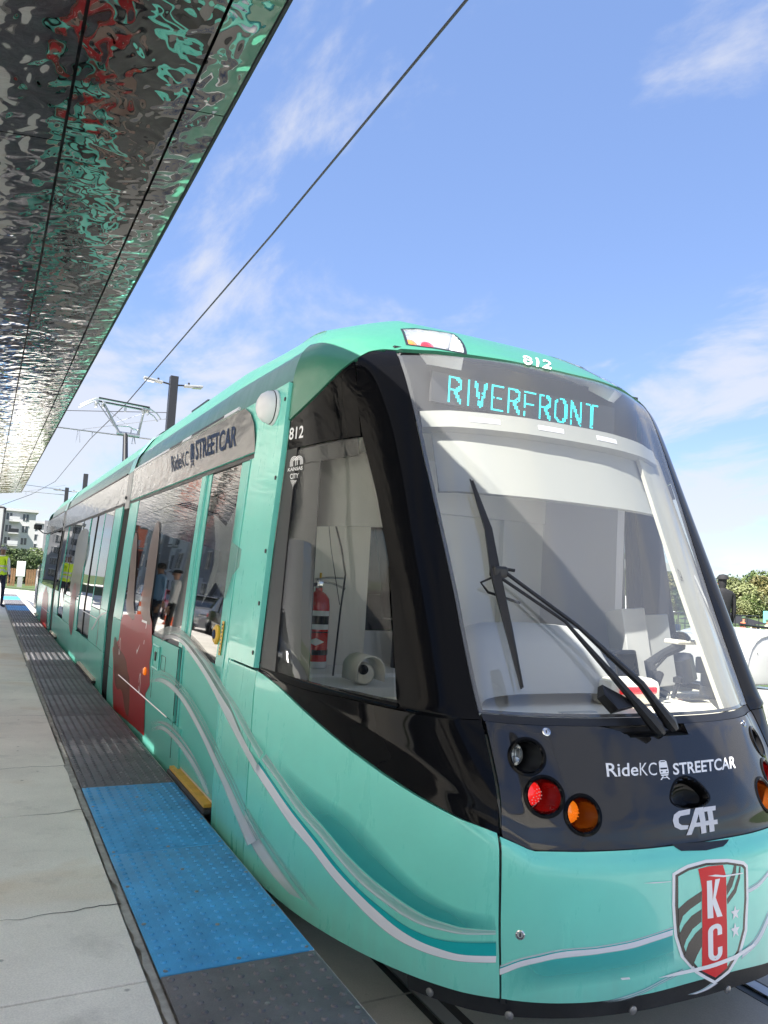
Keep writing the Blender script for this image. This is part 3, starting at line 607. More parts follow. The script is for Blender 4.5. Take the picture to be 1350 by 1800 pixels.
def grid_panel(name,fn,nu,nv,mt,parent,off=0.,th=.02,surf=None,skip=None,smooth=True):
    """fn(s,t)->(a,b) on surf; a real shell: outer face, rim and back"""
    surf=surf or SN; mb=MB(); P=[];Q=[];ab=[]
    for j in range(nv+1):
        for i in range(nu+1):
            a,b=fn(i/nu,j/nv); ab.append((a,b)); P.append(surf(a,b,off)); 
            if th: Q.append(surf(a,b,off-th))
    W=nu+1; fs=[];hole=set()
    for j in range(nv):
        for i in range(nu):
            if skip:
                a=(ab[j*W+i][0]+ab[(j+1)*W+i+1][0])/2; b=(ab[j*W+i][1]+ab[(j+1)*W+i+1][1])/2
                if skip(a,b): hole.add((i,j)); continue
            fs.append((j*W+i,j*W+i+1,(j+1)*W+i+1,(j+1)*W+i))
    mb.add(P,fs)
    if th:
        rim=[i for i in range(nu+1)]+[j*W+nu for j in range(1,nv+1)]+[nv*W+i for i in range(nu-1,-1,-1)]+[j*W for j in range(nv-1,0,-1)]
        k=len(mb.v); mb.v+=[tuple(Q[i]) for i in rim]
        for q in range(len(rim)):
            q2=(q+1)%len(rim); mb.f.append((rim[q],rim[q2],k+q2,k+q)); mb.mi.append(0)
    me=mb.mesh(name,mt,False,True)
    # outward normals: check against surf
    if smooth:
        me.polygons.foreach_set('use_smooth',[True]*len(me.polygons)); me.set_sharp_from_angle(angle=R_(40))
    o=bpy.data.objects.new(name,me); return place(o,parent)
def ruled(bot,top,nu=None):
    n=40; B_=smooth_poly(bot,n+1); T_=smooth_poly(top,n+1)
    def f(s,t):
        x=s*n; i=min(int(x),n-1); u=x-i
        b=(B_[i][0]+(B_[i+1][0]-B_[i][0])*u,B_[i][1]+(B_[i+1][1]-B_[i][1])*u); c=(T_[i][0]+(T_[i+1][0]-T_[i][0])*u,T_[i][1]+(T_[i+1][1]-T_[i][1])*u)
        return b[0]+(c[0]-b[0])*t,b[1]+(c[1]-b[1])*t
    return f
def poly_mesh(polys,surf,off,thr=.05,maxit=5):
    """flat polygons in surface coordinates -> fine mesh lying on the surface"""
    bm=bmesh.new()
    for l in polys:
        vs=[bm.verts.new((a,b,0)) for a,b in l]
        try: bm.faces.new(vs)
        except Exception: pass
    bm.normal_update(); bmesh.ops.triangulate(bm,faces=bm.faces[:])
    for _ in range(maxit):
        pos={v:surf(v.co.x,v.co.y) for v in bm.verts}
        es=[e for e in bm.edges if (pos[e.verts[0]]-pos[e.verts[1]]).length>thr]
        if not es: break
        bmesh.ops.subdivide_edges(bm,edges=es,cuts=1); bmesh.ops.triangulate(bm,faces=[f for f in bm.faces if len(f.verts)>3])
    for v in bm.verts: v.co=surf(v.co.x,v.co.y,off)
    return bm
def decal(name,polys,surf,mt,parent,off=.0015,thr=.05,label=None):
    bm=poly_mesh(polys,surf,off,thr); me=bpy.data.meshes.new(name); bm.to_mesh(me); bm.free(); me.materials.append(M[mt])
    o=bpy.data.objects.new(name,me); place(o,parent); 
    if label: o['label']=label
    return o
def strip(name,lo,up,surf,cols,parent,off=.0015,n=48,ends=(1,1)):
    """a printed band between two lines; cols = [(s,(r,g,b),alpha)...] across; ends fade"""
    L_=smooth_poly(lo,n); U_=smooth_poly(up,n); mb=MB(); vs=[]; ca=[]; m=len(cols)
    for i in range(n):
        f=1.
        if ends[0]<1: f=min(f,ends[0]+(1-ends[0])*min(1,i/(n*.25)))
        if ends[1]<1: f=min(f,ends[1]+(1-ends[1])*min(1,(n-1-i)/(n*.25)))
        for s,c,a in cols:
            vs.append(surf(L_[i][0]+(U_[i][0]-L_[i][0])*s,L_[i][1]+(U_[i][1]-L_[i][1])*s,off)); ca.append((*c,a*f))
    fs=[(i*m+k,i*m+k+1,(i+1)*m+k+1,(i+1)*m+k) for i in range(n-1) for k in range(m-1)]
    mb.add(vs,fs); me=mb.mesh(name,'livery_print',True); at_=me.color_attributes.new('print','FLOAT_COLOR','POINT')
    for i,c in enumerate(ca): at_.data[i].color=c
    o=bpy.data.objects.new(name,me); return place(o,parent)
def polyfade(name,polys,surf,colr,alpha,parent,off=.0015,thr=.06,grad=None):
    bm=poly_mesh(polys,surf,off,thr); me=bpy.data.meshes.new(name); bm.to_mesh(me); bm.free(); me.materials.append(M['livery_print'])
    a=me.color_attributes.new('print','FLOAT_COLOR','POINT')
    for i,v in enumerate(me.vertices):
        c=colr if grad is None else grad(v.co); a.data[i].color=(*c[:3],c[3] if len(c)>3 else alpha)
    o=bpy.data.objects.new(name,me); return place(o,parent)
_tm={}
def text_poly(s,bold=0.,sx=1.):
    k=(s,bold)
    if k not in _tm:
        cu=bpy.data.curves.new('t','FONT'); cu.body=s; cu.size=1; cu.offset=bold; cu.resolution_u=4; cu.fill_mode='FRONT'
        o=bpy.data.objects.new('t',cu); col.objects.link(o); dg=bpy.context.evaluated_depsgraph_get(); me=bpy.data.meshes.new_from_object(o.evaluated_get(dg))
        vs=[(v.co.x,v.co.y) for v in me.vertices]; fs=[tuple(p.vertices) for p in me.polygons]
        bpy.data.objects.remove(o); bpy.data.curves.remove(cu); bpy.data.meshes.remove(me)
        x0=min(v[0] for v in vs);x1=max(v[0] for v in vs);y0=min(v[1] for v in vs);y1=max(v[1] for v in vs)
        _tm[k]=([((x-x0)/(x1-x0),(y-y0)/(y1-y0)) for x,y in vs],fs)
    return _tm[k]
def bil(q,x,y):
    (a,b,c,d)=q
    return tuple((a[i]*(1-x)+b[i]*x)*(1-y)+(d[i]*(1-x)+c[i]*x)*y for i in range(len(a)))
def text(name,s,quad,surf,mt,parent,bold=.0,off=.002,thr=.035):
    vs,fs=text_poly(s,bold); bm=bmesh.new(); V=[bm.verts.new((*bil(quad,x,y),0)) for x,y in vs]
    for f in fs:
        try: bm.faces.new([V[i] for i in f])
        except Exception: pass
    bm.normal_update(); bmesh.ops.triangulate(bm,faces=bm.faces[:])
    for _ in range(3):
        pos={v:surf(v.co.x,v.co.y) for v in bm.verts}
        es=[e for e in bm.edges if (pos[e.verts[0]]-pos[e.verts[1]]).length>thr]
        if not es: break
        bmesh.ops.subdivide_edges(bm,edges=es,cuts=1); bmesh.ops.triangulate(bm,faces=[f for f in bm.faces if len(f.verts)>3])
    for v in bm.verts: v.co=surf(v.co.x,v.co.y,off)
    me=bpy.data.meshes.new(name); bm.to_mesh(me); bm.free(); me.materials.append(M[mt])
    o=bpy.data.objects.new(name,me); return place(o,parent)
def quadpoly(name,polys,quad,surf,mt,parent,off=.002,thr=.06):
    return decal(name,[[bil(quad,x,y) for x,y in l] for l in polys],surf,mt,parent,off,thr)
def circ(cx,cy,rx,ry,n=20,a0=0,a1=360): return [(cx+rx*math.cos(R_(a0+(a1-a0)*i/n)),cy+ry*math.sin(R_(a0+(a1-a0)*i/n))) for i in range(n if a1-a0==360 else n+1)]
# ---------------- the streetcar ----------------
TX=2.62
tram=empty('streetcar',(TX,11,0),'turquoise streetcar with black windscreen mask and a red and black shield on its bumper','streetcar')
ROWN=len(ROWS)-1
ARCH=[(.69,11.42),(.705,11.46),(.755,11.52),(.807,11.44),(.838,11.28),(.867,11.13),(.901,10.94),(.94,10.72),(.974,10.54),(1.0,10.37)]
NL=[(7.2,.615),(8.06,.615),(8.73,.632),(9.3,.654),(9.75,.674),(10.94,.705),(11.6,.709)]
NPO=[(6.9,.805),(7.5,.818),(8.12,.830),(8.86,.819),(9.4,.833),(9.98,.858),(10.5,.865),(11.4,.845)]
MID=[(.60,7.43),(.624,7.41),(.70,7.25),(.825,7.02),(.908,6.76),(.95,6.3),(.998,5.2),(1,5.1)]
BLK=[(.60,3.62),(.647,3.55),(.68,3.3),(.723,3.06),(.797,2.93),(.879,2.97),(.92,3.12),(.953,3.36),(1.0,3.95)]
def arch(n): return lin(ARCH,abs(n)) if abs(n)>=.69 else 11.27+.26*(abs(n)/.69)**2
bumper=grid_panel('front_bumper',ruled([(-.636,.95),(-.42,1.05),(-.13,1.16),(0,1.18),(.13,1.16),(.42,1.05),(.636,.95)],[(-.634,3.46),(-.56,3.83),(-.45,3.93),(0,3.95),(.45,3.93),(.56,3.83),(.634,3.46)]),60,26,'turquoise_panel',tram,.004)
for sg in (-1,1):
    m_=lambda l:[(sg*a,b) for a,b in l]
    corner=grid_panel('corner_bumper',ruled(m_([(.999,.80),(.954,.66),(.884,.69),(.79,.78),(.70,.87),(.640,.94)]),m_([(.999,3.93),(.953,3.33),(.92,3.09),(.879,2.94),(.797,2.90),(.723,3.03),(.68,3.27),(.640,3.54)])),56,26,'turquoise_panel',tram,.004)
    sideblk=grid_panel('side_mask',ruled(m_([(.998,3.98),(.953,3.40),(.92,3.15),(.879,3.0),(.797,2.97),(.723,3.09),(.68,3.34),(.632,3.62)]),m_([(.998,5.1),(.95,6.25),(.908,6.71),(.825,6.97),(.70,7.20),(.618,7.36)])),40,18,'black_gloss',tram,.002)
    grid_panel('pillar_cover',lambda s,t:(lambda v:(sg*(lin(NL,v)+.003+(lin(NPO,v)-lin(NL,v)-.003)*(1-s)),v))(lin([(0,7.22),(1,11.5)],t)) if False else (lambda n0:(sg*(lin(NL,lin(MID,n0)+.05+(arch(n0)-.035-lin(MID,n0)-.05)*t)+.003+(lin(NPO,lin(MID,n0)+.05+(arch(n0)-.035-lin(MID,n0)-.05)*t)-lin(NL,lin(MID,n0)+.05+(arch(n0)-.035-lin(MID,n0)-.05)*t)-.003)*(1-s)),lin(MID,n0)+.05+(arch(n0)-.035-lin(MID,n0)-.05)*t))(.617+.228*(1-s)),12,50,'black_gloss',tram,.0)
    grid_panel('side_mask_top',lambda s,t:(lambda n:(sg*n,10.0+(arch(n)-.035-10.0)*t))((.998-(.998-.862)*s)),24,20,'black_gloss',tram,.001)
    grid_panel('window_sill',lambda s,t:(lambda n:(sg*n,(lin(MID,n)+.06)+(8.02-lin(MID,n)-.06)*t))(.998-(.998-.830)*s),24,6,'black_gloss',tram,.0)
    sg_=grid_panel('cab_side_window',lambda s,t:(sg*(.990-(.990-lin(NPO,8.03+1.94*t)-.004)*s),8.03+1.94*t),24,24,'cab_glass',tram,-.004,0)
    grid_panel('window_frame',lambda s,t:(sg*(.998-.012*s),8.0+2.0*t),2,24,'black_satin',tram,.0)
    # dark printed edge and inner post behind the rear of the side glass
    grid_panel('window_post',lambda s,t:(sg*((.992-.0*t)-(.035+.004*t)*s),8.03+1.94*t),3,20,'sign_case',tram,-.014,.004)
    grid_panel('window_header',lambda s,t:(sg*(.985-(.985-.872)*s),9.80+.19*t),12,2,'sign_case',tram,-.012,.004)
LAMPQ=[(-.627,12.81),(-.34,12.95),(-.438,11.40),(-.646,11.81)]
def inquad(q,a,b):
    s=None
    for (x0,y0),(x1,y1) in zip(q,q[1:]+q[:1]):
        c=(x1-x0)*(b-y0)-(y1-y0)*(a-x0)
        if s is None: s=c>0
        elif (c>0)!=s: return False
    return True
LQ=[LAMPQ,[(-a,b) for a,b in LAMPQ]]
cap=grid_panel('roof_cap',lambda s,t:(lambda n:(n,arch(n)+(ROWN-arch(n))*t))(max(-.9995,min(.9995,2*s-1))),128,70,'turquoise_sun_dimmed',tram,.004,.02,skip=lambda a,b:inquad(LQ[0],a,b) or inquad(LQ[1],a,b))
cap.data.set_sharp_from_angle(angle=R_(85))
for q in LQ:
    pts=[]; n=12
    for (p,r) in zip(q,q[1:]+q[:1]):
        for i in range(n): pts.append((p[0]+(r[0]-p[0])*i/n,p[1]+(r[1]-p[1])*i/n))
    cx=sum(p[0] for p in pts)/len(pts); cy_=sum(p[1] for p in pts)/len(pts)
    pod=grid_panel('marker_lamp',ruled([q[3],q[2]],[q[0],q[1]]),8,8,'white_paint',tram,-.085,.004)
    mb=MB(); A=[SN(*p,.004) for p in pts]; D=[SN(*p,-.088) for p in pts]; k=len(A); mb.add(A+D,[(i,(i+1)%k,k+(i+1)%k,k+i) for i in range(k)]); mb.build('lamp_wall','white_paint',pod)
    mb=MB(); O=[SN(cx+(p[0]-cx)*1.075,cy_+(p[1]-cy_)*1.09,.006) for p in pts]; I=[SN(cx+(p[0]-cx)*.985,cy_+(p[1]-cy_)*.98,.007) for p in pts]; mb.add(O+I,[(i,(i+1)%k,k+(i+1)%k,k+i) for i in range(k)]); mb.build('lamp_rim','black_satin',pod)
    grid_panel('lamp_cover',ruled([q[3],q[2]],[q[0],q[1]]),8,8,'lamp_glass',pod,.003,0)
    for (u,w,mm_) in ((.10,.46,'amber_lens'),(.40,.42,'red_lens')):
        if q is LQ[1]: pass
        c=bil([q[3],q[2],q[1],q[0]],u,w); P=SN(*c,-.045)
        MB().lathe([(.042,0),(.042,.01),(.03,.02),(0,.024)],P,(0,-.8,.5),20).build('lamp_lens',mm_,pod,smooth=True)
        MB().lathe([(.052,-.004),(.052,.006),(.043,.006)],P,(0,-.8,.5),20).build('lamp_bezel','grey_trim',pod,smooth=True)
grid_panel('windscreen',lambda s,t:(lambda v:((2*s-1)*lin(NL,v),v))(7.98+(11.24-7.98)*t),40,40,'windscreen_glass',tram,-.002,0)
# black printed border of the windscreen
def nlv(v): return lin(NL,v)
for sg in (-1,1):
    grid_panel('windscreen_border',lambda s,t:(lambda v:(sg*(nlv(v)-.014*s),v))(7.98+(11.24-7.98)*t),2,40,'black_satin',tram,-.006,.002)
grid_panel('windscreen_base_border',lambda s,t:((2*s-1)*.608,7.98+.08*t),40,2,'black_satin',tram,-.006,.002)
grid_panel('cowl',lambda s,t:((2*s-1)*.609,7.38+.56*t),40,4,'black_satin',tram,-.002,.03)
LAMPC=[(-.518,6.57,.062),(-.497,6.07,.066),(-.399,5.52,.064)]
LC=[SN(a,b) for a,b,r in LAMPC]+[SN(-a,b) for a,b,r in LAMPC]; LR=[r for _,_,r in LAMPC]*2
HC=SN(.006,5.9)
REC=[(-.215,7.30),(-.135,6.92),(-.11,6.90),(.10,6.92),(.10,7.3)]
REC=[(-.27,7.33),(-.155,6.83),(.098,6.86),(.098,7.33)]
def mskip(a,b):
    p=SN(a,b)
    return any((p-c).length<r+.003 for c,r in zip(LC,LR)) or (((a-.006)/.081)**2+((b-5.9)/.38)**2<1.0) or inquad(REC,a,b)
mask=grid_panel('front_mask',ruled([(-.626,3.60),(-.56,3.90),(-.45,4.0),(0,4.02),(.45,4.0),(.56,3.90),(.626,3.60)],[(-.606,7.30),(-.3,7.31),(0,7.32),(.3,7.31),(.606,7.30)]),190,90,'mask_gloss',tram,.002,.02,skip=mskip)
for i,(c,r) in enumerate(zip(LC,LR)):
    kind=i%3; sgx=-1 if i<3 else 1
    nrm=(SNn(sgx*abs(LAMPC[kind][0]),LAMPC[kind][1])); a=Vector((0,-1,.12)).normalized()
    hl=MB()
    # bezel ring lying on the panel
    seg=36; t1=nrm.orthogonal().normalized(); t2=nrm.cross(t1)
    vs=[];
    for rr,o in ((r-.003,.0),(r+.004,.006),(r+.014,.0035)):
        for k in range(seg): q=2*math.pi*k/seg; vs.append(c+(t1*math.cos(q)+t2*math.sin(q))*rr+nrm*o)
    fs=[(j*seg+k,j*seg+(k+1)%seg,(j+1)*seg+(k+1)%seg,(j+1)*seg+k) for j in range(2) for k in range(seg)]
    hl.add(vs,fs); H=hl.build('headlight',"black_gloss",tram,smooth=True)
    # tube walls going back
    vs=[]
    for d in (0,.125):
        for k in range(seg): q=2*math.pi*k/seg; vs.append(c+(t1*math.cos(q)+t2*math.sin(q))*(r-.002)-a*d+nrm*.001)
    fs=[(k,(k+1)%seg,seg+(k+1)%seg,seg+k) for k in range(seg)]
    mw=MB().add(vs,fs); mw.build('lamp_well',('black_satin','red_well','amber_well')[kind],H,smooth=True)
    MB().lathe([(r+.004,-.002),(r+.004,0),(0,.0)],c-a*.125,a,seg).build('lamp_back',('black_satin','red_well','amber_well')[kind],H)
    L0=c-a*.105
    if kind==0:
        MB().lathe([(.044,0),(.047,.02),(.042,.026),(.036,.012),(.012,.004),(0,.004)],L0,a,28).build('reflector','chrome',H,smooth=True)
        MB().lathe([(.036,.014),(.03,.03),(.016,.038),(0,.04)],L0,a,28).build('lens','lamp_glass',H,smooth=True)
        mb=MB()
        for k in range(3):
            q=2*math.pi*k/3+.4; mb.box(L0+a*.018+(t1*math.cos(q)+t2*math.sin(q))*.02,(.005,.02,.03))
        mb.build('lamp_fins','steel',H)
    else:
        MB().lathe([(.044,0),(.046,.022),(.042,.032),(.027,.040),(0,.043)],L0,a,30).build('lens',('','red_lens','amber_lens')[kind],H,smooth=30)
        mb=MB()
        for rr,cnt in ((.012,6),(.023,11),(.034,16)):
            for k in range(cnt):
                q=2*math.pi*k/cnt+rr*40; p=L0+a*(.043-rr*rr*7)+(t1*math.cos(q)+t2*math.sin(q))*rr; mb.box(p,(.0035,.0035,.0035))
        mb.build('lamp_diodes','decal_white' if kind==1 else 'amber_lens',H)
# hand hole, recess for the wiper, locks
mb=MB(); seg=30; vs=[]
for sx,off in ((1.10,.0032),(1.02,.004),(.96,-.004),(.88,-.035),(.5,-.05),(.0,-.052)):
    for k in range(seg):
        q=2*math.pi*k/seg; vs.append(SN(.006+.081*sx*math.cos(q),5.9+.38*sx*math.sin(q),off))
mb.add(vs,[(j*seg+k,j*seg+(k+1)%seg,(j+1)*seg+(k+1)%seg,(j+1)*seg+k) for j in range(5) for k in range(seg)]); mb.build('hand_hole','black_gloss',tram,smooth=True)
mb=MB(); k=len(REC); A=[SN(*p,.002) for p in REC]; D=[p+Vector((0,.13,.0)) for p in A]; mb.add(A+D,[(i,(i+1)%k,k+(i+1)%k,k+i) for i in range(k)]+[tuple(range(k,2*k))]); mb.build('wiper_recess','black_satin',tram)
for n_,v_ in ((-.444,6.97),(.45,6.94),(-.595,1.93)):
    MB().lathe([(.017,-.004),(.017,.003),(.013,.005),(.011,.002),(0,.002)],SN(n_,v_,.002),SNn(n_,v_),20).build('panel_lock','chrome',tram,smooth=30)
    MB().box(SN(n_,v_,.005),(.004,.004,.012)).build('key_slot','black_satin',tram)
# rubber apron under the bumper
apron=grid_panel('apron',ruled([(-.80,.15),(-.4,.45),(0,.55),(.4,.45),(.80,.15)],[(-.80,.80),(-.64,.98),(-.42,1.08),(0,1.2),(.42,1.08),(.64,.98),(.80,.80)]),50,6,'rubber',tram,-.03,.03)
for n_ in (-.76,-.62,-.30,.06,.35,.55):
    MB().lathe([(.016,0),(.016,.005),(.009,.010),(0,.011)],SN(n_,.74 if abs(n_)<.5 else .5,-.006),SNn(n_,.6),12).build('apron_bolt','bolt',apron,smooth=30)
# gap backing so nothing shows daylight through the joints
for sg in (-1,1):
    MB().tube([SN(sg*.637,v,-.035) for v in [x*.25 for x in range(3,30)]],.022,6).build('seam_seal','black_satin',tram)
    for pth in ([SN(sg*n/100,lin(BLK,n/100),-.045) for n in range(62,100,2)],[SN(sg*n/100,lin(MID,n/100)+.02,-.045) for n in range(62,100,2)],[SN(sg*n/100,arch(n/100),-.04) for n in range(69,100,2)]):
        MB().tube(pth,.028,6).build('joint_seal','black_satin',tram)
MB().tube([SN(n/40,lin([(-1,3.7),(-.62,3.55),(-.45,3.96),(.45,3.96),(.62,3.55),(1,3.7)],n/40),-.05) for n in range(-25,26)],.035,6).build('joint_seal','black_satin',tram)
MB().tube([SN(n/40,7.35,-.045) for n in range(-24,25)],.03,6).build('joint_seal','black_satin',tram)

# ---- wiper ----
def sp(px,off):   # photo pixel list already on the surface: baked (n,v)
    return [SN(a,b,off) for a,b in px]
WIP=B['wip']; wiper=MB()
bl=sp(WIP,.035); d=(bl[-1]-bl[0]).normalized()
wiper.tube(sp(B['warm'],.05)[:1]+[SN(*B['warm'][1],.062),SN(*B['warm'][2],.075),SN(*B['warm'][3],.06)],[.022,.017,.009,.008],8)
W0=wiper.build('wiper','black_satin',tram,smooth=40)
mb=MB().tube([SN(*B['warm2'][0],.05),SN(*B['warm2'][1],.06),SN(*B['warm2'][2],.075),SN(*B['warm2'][3],.058)],[.020,.016,.007,.007],8); mb.build('wiper_arm','black_satin',W0,smooth=40)
mb=MB().tube(sp(WIP,.03),[.007,.013,.016,.013,.006],6); mb.build('wiper_blade','rubber',W0,smooth=40)
mb=MB().tube([p+Vector((-.022,-.012,0)) for p in sp(WIP,.04)],[.004,.020,.030,.018,.003],4); mb.build('wiper_spoiler','black_satin',W0)
mb=MB().tube(sp(WIP,.012),[.005]*5,4); mb.build('wiper_rubber','rubber',W0)
c=SN(*WIP[2],.055); mb=MB().box(c,(.075,.05,.05),bev=.012); mb.tube([c+Vector((.02,0,.015)),c+Vector((.07,-.02,.01))],.008,6); mb.tube([c+Vector((-.02,0,-.02)),c+Vector((-.07,.03,-.05)),c+Vector((-.03,.03,-.09)),c+Vector((.12,.0,-.13))],.006,6); mb.build('wiper_joint','black_satin',W0)
mb=MB()
for k in range(2):
    e=[SN(*B['warm'][0],.05),SN(*B['warm2'][0],.05)][k]; e2=[SN(*B['warm'][1],.06),SN(*B['warm2'][1],.06)][k]
    mb.tube([e+(e-e2)*.18,e,e+(e2-e)*.55],[.016,.03,.020],8)
mb.build('wiper_pivot','black_satin',W0,smooth=40)
mb=MB(); q=[SN(a,b,.0) for a,b in B['wipbox']]; up=[SN(a,b,.055) for a,b in B['wipbox']]
mb.add([q[0],q[1],q[2],q[3],up[0]*.6+q[0]*.4,up[1],up[2],up[3]],[(0,1,2,3),(4,5,6,7),(0,1,5,4),(1,2,6,5),(2,3,7,6),(3,0,4,7)]); mb.build('wiper_housing','black_satin',tram)

# ---- straight bodies: sides, roofs, joints ----
MODS=[(3.945,9.02),(9.52,17.15),(17.75,22.6)]
def side_panel(name,y0,y1,z0,z1,mt,parent,off=.0,th=.02,nv=6,sgn=-1,ny=2,smooth=True):
    return grid_panel(name,lambda s,t:(y0+(y1-y0)*s,z0+(z1-z0)*t),ny,nv,mt,parent,off,th,surf=lambda a,b,o=0.:BS(a,b,o,sgn),smooth=smooth)
ROOFX=[(a,z) for a,z in BX if z>=2.84]
def roof(name,y0,y1,ys=None,mt='turquoise_sun_dimmed',parent=tram):
    mb=MB(); sec=[(-a,z) for a,z in ROOFX]+[(a,z) for a,z in ROOFX[::-1][1:]]; n=len(sec); vs=[]
    N=10 if ys is None else 30
    for i in range(N+1):
        for a,z in sec:
            yb=y0 if ys is None else lin(ys,abs(a)); f=i/N; y=yb+(y1-yb)*f
            if ys is not None:   # the cove swells out of the nose over the first metre and a half
                q=min(1,(y-yb)/1.6); q=1-q*q*(3-2*q); z-=q*lin([(0,0),(.6,.0),(.83,.015),(.92,.035),(1.0,.055),(1.08,.035),(1.17,0),(2,0)],abs(a)); a-=math.copysign(q*lin([(0,0),(.83,.01),(.92,.025),(1.0,.035),(1.08,.02),(1.17,0),(2,0)],abs(a)),a)
            vs.append((TX+a,y,z))
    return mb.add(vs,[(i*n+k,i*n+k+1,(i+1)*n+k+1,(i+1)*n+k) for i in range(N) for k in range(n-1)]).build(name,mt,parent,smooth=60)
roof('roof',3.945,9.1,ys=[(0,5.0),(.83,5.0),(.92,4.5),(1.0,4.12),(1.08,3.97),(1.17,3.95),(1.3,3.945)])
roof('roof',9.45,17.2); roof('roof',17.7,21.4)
for y0,y1 in ((9.08,9.47),(17.18,17.72)):
    mb=MB()
    for k in range(9):
        y=y0+(y1-y0)*k/8; s=.10 if k%2 else .06
        pass
    # bellows: pleated black shell following the body section
    sec=[(-a,z) for a,z in BX]+[(a,z) for a,z in BX[::-1][1:]]; n=len(sec); vs=[]; K=9
    for i in range(K):
        s=.955 if i%2 else .985
        for a,z in sec: vs.append((TX+a*s,y0-.03+(y1-y0+.06)*i/(K-1),z*(s*.15+.84) if z>2.5 else z))
    mb.add(vs,[(i*n+k,i*n+k+1,(i+1)*n+k+1,(i+1)*n+k) for i in range(K-1) for k in range(n-1)]).build('bellows','black_satin',tram)
    # turquoise cover strip over the roof joint and a grey one over the letterboard
    mb=MB(); sec=[(-a-.012,z+.008) for a,z in ROOFX]+[(a+.012,z+.008) for a,z in ROOFX[::-1][1:]]; n=len(sec); vs=[(TX+a,y,z) for y in (y0-.05,y1-.12) for a,z in sec]
    mb.add(vs,[(k,k+1,n+k+1,n+k) for k in range(n-1)]).build('joint_cover','turquoise_panel',tram,smooth=60)
    side_panel('joint_trim',y0-.05,y0+.26,2.43,2.845,'grey_trim',tram,.012,.02,3)
    MB().tube([BS(y0+.2,2.56,.0),BS(y0+.2,2.56,.03)],.02,10).build('trim_eye','black_satin',tram)
# far side: plain walls so the car is a closed body from the other side too
for y0,y1 in MODS:
    side_panel('far_side_wall',y0,y1,.16,1.21,'turquoise_door',tram,0,.02,6,1); side_panel('far_side_window',y0,y1,1.21,2.5,'side_glass',tram,0,.02,4,1); side_panel('far_letterboard',y0,y1,2.5,2.84,'letterboard_grey',tram,0,.02,2,1)
# underframe
mb=MB(); 
for y0,y1 in MODS: mb.box((TX,(max(y0,4.3)+y1)/2,.30),(2.3,y1-max(y0,4.3),.34))
mb.build('underframe','black_satin',tram)
mb=MB()
for y in (5.4,7.2,12.4,14.2,19.2,21.0):
    for s in (-1,1): mb.lathe([(.0,-.05),(.29,-.05),(.30,0),(.27,.06),(.0,.06)],(TX+s*.72,y,.29),(1,0,0),24)
mb.build('wheelset','steel',tram,smooth=30)
# front module, near side
lower=side_panel('side_skirt_panel',5.50,9.02,.17,.668,'turquoise_door',tram,0,.02,5)
side_panel('side_skirt_panel',4.475,4.57,.17,1.205,'turquoise_panel',tram,.002,.02,8)
body=side_panel('side_panel',5.735,9.02,.676,1.205,'turquoise_door',tram,0,.02,5)
side_panel('side_panel',3.945,4.47,.17,1.268,'turquoise_panel',tram,.003,.02,10)
door=side_panel('door',4.575,5.61,.42,1.205,'turquoise_door',tram,-.012,.02,8)
side_panel('door_window',4.77,5.50,1.205,2.475,'side_glass',door,-.012,.02,8)
side_panel('door_post',5.505,5.615,1.205,2.475,'turquoise_door',door,-.008,.02,8)
side_panel('door_post',4.58,4.765,1.205,2.475,'turquoise_door',door,-.006,.02,8)
side_panel('door_edge',5.617,5.63,.42,2.475,'edge_line',tram,.0,.012,10)
side_panel('door_edge',4.558,4.572,.30,2.475,'edge_line',tram,.004,.012,10)
side_panel('door_edge',4.46,4.470,.30,2.475,'edge_line',tram,.004,.012,10)
side_panel('door_jamb',4.475,4.555,1.205,2.475,'turquoise_panel',tram,.0,.02,8)
side_panel('window_post',5.64,5.755,1.215,2.475,'turquoise_door',tram,.002,.02,8)
side_panel('side_window',5.76,8.46,1.21,2.475,'side_glass',tram,-.004,.02,8)
side_panel('window_post',8.47,9.02,1.21,2.475,'turquoise_door',tram,.0,.02,8)
side_panel('side_panel_raised',3.947,4.43,1.285,2.83,'turquoise_panel',tram,.022,.03,12)
side_panel('side_fill',4.43,4.475,1.26,2.475,'turquoise_panel',tram,.0,.02,12)
side_panel('header_strip',4.43,9.02,2.475,2.505,'black_satin',tram,.0,.02,1)
for z in (1.36,1.62,1.9,2.3,2.74): MB().lathe([(.012,0),(.012,.004),(0,.005)],BS(3.98+.0*z,z,.022),(-1,0,0),10).build('panel_bolt','black_satin',tram)
# letterboard with a rounded nose
lb=[(8.99,2.512),(4.47,2.508),(4.50,2.60),(4.56,2.70),(4.66,2.78),(4.80,2.832),(8.99,2.842)]
decal('letterboard',[lb],lambda a,b,o=0.:BS(a,b,o),'letterboard_grey',tram,.012,.12)
side_panel('letterboard_back',4.43,9.02,2.507,2.845,'turquoise_panel',tram,.0,.02,3)
side_panel('gutter',4.95,9.02,2.845,2.868,'decal_white',tram,.016,.03,1)
for y in (5.3,5.75,6.6): side_panel('gutter_slot',y,y+.5,2.848,2.866,'black_satin',tram,.019,.003,1)
# step under the door
mb=MB(); p0=BS(4.63,.40,.0); mb.box((1.312,5.12,.388),(.062,.96,.020)); st=mb.build('door_step','yellow_step',tram)
MB().box((1.306,5.12,.358),(.074,1.02,.034),bev=.012).build('step_nosing','rubber',st); MB().box((1.338,5.12,.402),(.010,.98,.014)).build('step_edge','step_cream',st)
